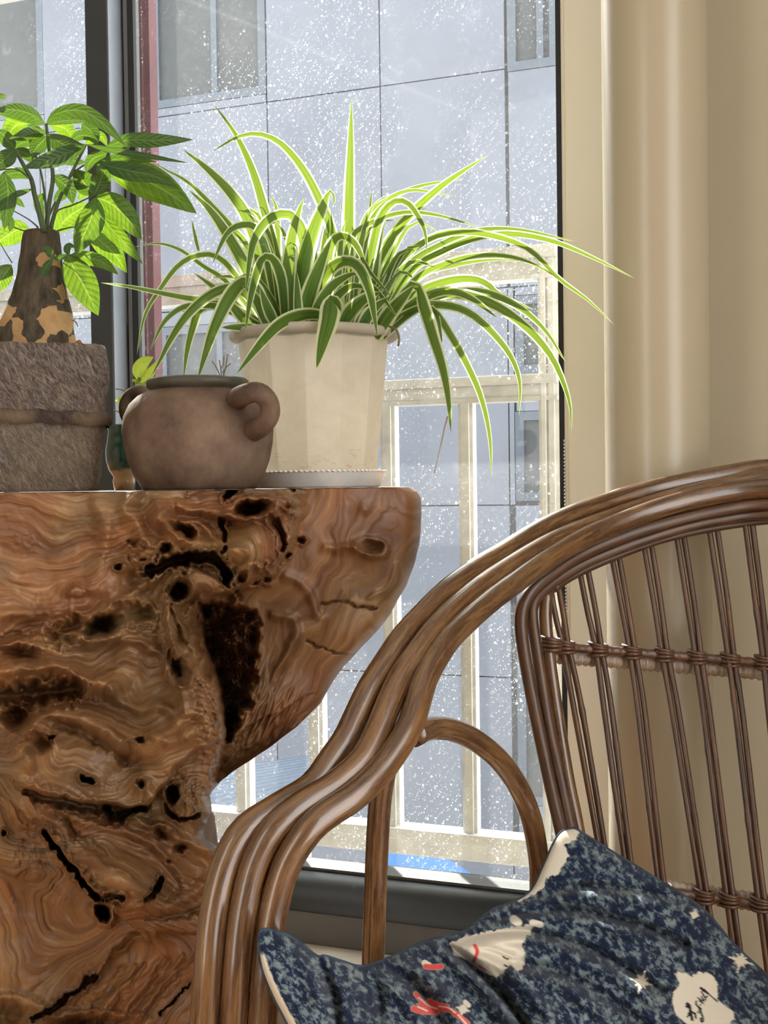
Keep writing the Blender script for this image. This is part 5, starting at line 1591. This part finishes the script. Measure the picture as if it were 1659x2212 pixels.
Df = D_ - 0.050 * puff - HF
front = P(X_, Y_, Df)
# printed motifs: cream clouds, stars, red and black strokes
CR = np.array((0.66, 0.60, 0.50)); RED = np.array((0.62, 0.07, 0.06)); BLK = np.array((0.012, 0.012, 0.016))
colr = np.zeros(X_.shape + (4,)); colr[..., :3] = CR
edge_n = 3.0 * fbm(X_ / 9, Y_ / 9, 3)
def paint(mask, c):
    m = np.clip(mask, 0, 1)[..., None]
    colr[..., :3] = colr[..., :3] * (1 - m) + c * m
    colr[..., 3:] = np.maximum(colr[..., 3:], m)
def poly(pts, c):
    sd = dist_poly(X_ + edge_n, Y_ + edge_n, pts + pts[:1]) * np.where(inside(X_ + edge_n, Y_ + edge_n, pts), 1, -1)
    paint(sstep(-1.5, 1.5, sd), c)
def stroke(pts, w, c):
    q = spline(np.array(pts, float), 16)
    paint(sstep(w + 1.0, w - 1.0, dist_poly(X_, Y_, [tuple(z) for z in q])), c)
def star(x, y, r, c=CR):
    for k_ in range(8):
        a = k_ * math.pi / 4 + 0.3; rr = r * (1.0 if k_ % 2 == 0 else 0.6)
        stroke([(x, y), (x + rr * 0.5 * math.cos(a), y + rr * 0.5 * math.sin(a))], 4.0, c)
        stroke([(x, y), (x + rr * math.cos(a), y + rr * math.sin(a))], 1.8, c)
poly(c4([(960, 20), (1060, 30), (1050, 75), (1008, 98), (1022, 130), (985, 190), (948, 205), (935, 238), (860, 280), (840, 260), (930, 130)]), CR)
poly(c4([(640, 410), (700, 388), (760, 375), (840, 360), (908, 350), (895, 385), (868, 412), (880, 440), (878, 480), (860, 505), (835, 480), (790, 522), (740, 500), (690, 462), (655, 448)]), CR)
def c5(pts): return [(1380 + x / 5.946, 2060 + y / 5.946) for x, y in pts]
poly(c5([(465, 255), (520, 235), (600, 250), (690, 300), (760, 240), (860, 235), (960, 290), (1010, 390), (1010, 480), (1020, 600), (1120, 680), (1210, 740), (1235, 810), (1180, 900), (1000, 960), (700, 960), (590, 880), (500, 810), (450, 720), (430, 600), (435, 480), (530, 390), (480, 300)]), CR)
poly([(550, 2062), (572, 2062), (584, 2100), (606, 2150), (640, 2212), (700, 2330), (640, 2330), (600, 2212), (560, 2130)], CR)
star(1386, 2121, 24); star(1600, 2075, 26)
star(1000, 2180, 14); star(1500, 1975, 9)
stroke(c4([(845, 335), (858, 345)]), 9, CR); stroke(c4([(905, 345), (930, 352)]), 7, CR); stroke(c4([(690, 600), (700, 610)]), 5, CR); stroke(c4([(560, 475), (575, 485)]), 7, CR)
def c6(pts): return [(840 + x / 4.608, 1960 + y / 4.608) for x, y in pts]
stroke(c6([(855, 380), (880, 440), (845, 540)]), 4, RED)
stroke(c6([(900, 580), (960, 625)]), 2, RED)
stroke(c6([(365, 590), (440, 595), (520, 590)]), 6, RED)
stroke(c6([(270, 860), (350, 950), (480, 1000), (600, 1020), (680, 1070), (780, 1150)]), 5.5, RED)
stroke(c6([(250, 1010), (330, 1030), (470, 1040)]), 7, RED)
stroke(c6([(300, 970), (400, 990), (470, 1030)]), 4, RED)
stroke(c6([(400, 930), (500, 970), (580, 985)]), 5, RED)
for q in ([(300, 900), (400, 980), (480, 1010)], [(290, 990), (380, 1030)], [(500, 985), (590, 1000), (660, 1050)], [(690, 1070), (770, 1160)]):
    stroke(c6(q), 1.6, CR)
stroke(c6([(1135, 490), (1165, 510), (1190, 515)]), 1.6, BLK); stroke(c6([(1150, 575), (1180, 590)]), 2, BLK)
# handwriting on the cloud
for q, w in (([(790, 435), (850, 470), (900, 520), (950, 565), (1005, 610)], 1.6), ([(790, 440), (840, 480), (880, 505)], 2.4),
             ([(805, 490), (850, 560), (875, 545)], 1.5), ([(760, 570), (810, 600), (850, 590)], 1.5), ([(775, 600), (830, 640)], 1.8), ([(800, 545), (840, 610)], 1.6), ([(830, 530), (860, 590)], 1.4),
             ([(790, 655), (794, 658)], 1.4), ([(735, 610), (740, 660), (770, 690), (800, 720), (760, 760)], 2.0), ([(770, 690), (800, 760), (825, 830), (820, 880), (795, 860), (800, 835)], 2.2),
             ([(620, 640), (612, 680), (650, 690), (655, 740), (630, 810)], 2.4), ([(620, 640), (655, 670), (668, 740), (680, 850)], 2.4), ([(640, 790), (690, 760), (720, 770), (730, 820)], 2.4), ([(670, 780), (690, 850)], 2.6)):
    stroke(c5(q), w, BLK)
front_tc = np.stack([X_ / 420.0, Y_ / 420.0, np.zeros_like(X_)], -1)
ii, jj = np.meshgrid(np.arange(NV - 1), np.arange(NU - 1), indexing='ij')
a_ = (ii * NU + jj).ravel()
FF = np.stack([a_, a_ + NU, a_ + NU + 1, a_ + 1], 1).tolist()
cush = empty('throw_cushion', P(1000, 2500, 1.05), 'navy mottled plush cushion with cream cloud prints lying in the rattan armchair', 'cushion')
mesh('cover_front', front, FF, M['cushion'], cush, tc=front_tc, col=colr)
st_ = 6
Db = D_ + 0.050 * puff * sstep(0.0, 0.45, uu)
back = P(X_, Y_, Db)[::st_, ::st_]
ry, rx = list(range(0, NV, st_)), list(range(0, NU, st_))
if ry[-1] != NV - 1: ry.append(NV - 1)
if rx[-1] != NU - 1: rx.append(NU - 1)
back = P(X_, Y_, Db)[np.ix_(ry, rx)]
h_, w_ = len(ry), len(rx)
ii, jj = np.meshgrid(np.arange(h_ - 1), np.arange(w_ - 1), indexing='ij')
a_ = (ii * w_ + jj).ravel()
mesh('cover_back', back, np.stack([a_, a_ + 1, a_ + w_ + 1, a_ + w_], 1).tolist(), M['plush_cream'], cush)
edge = np.vstack([P(X_, Y_, D_)[:, 0][::-1], P(X_, Y_, D_)[0, 1:], P(X_, Y_, D_)[1:, -1]])[::4]
V, F, TC = tube_data(edge, 0.0018, 8)
mesh('seam', V, F, M['plush_navy'], cush, tc=TC)
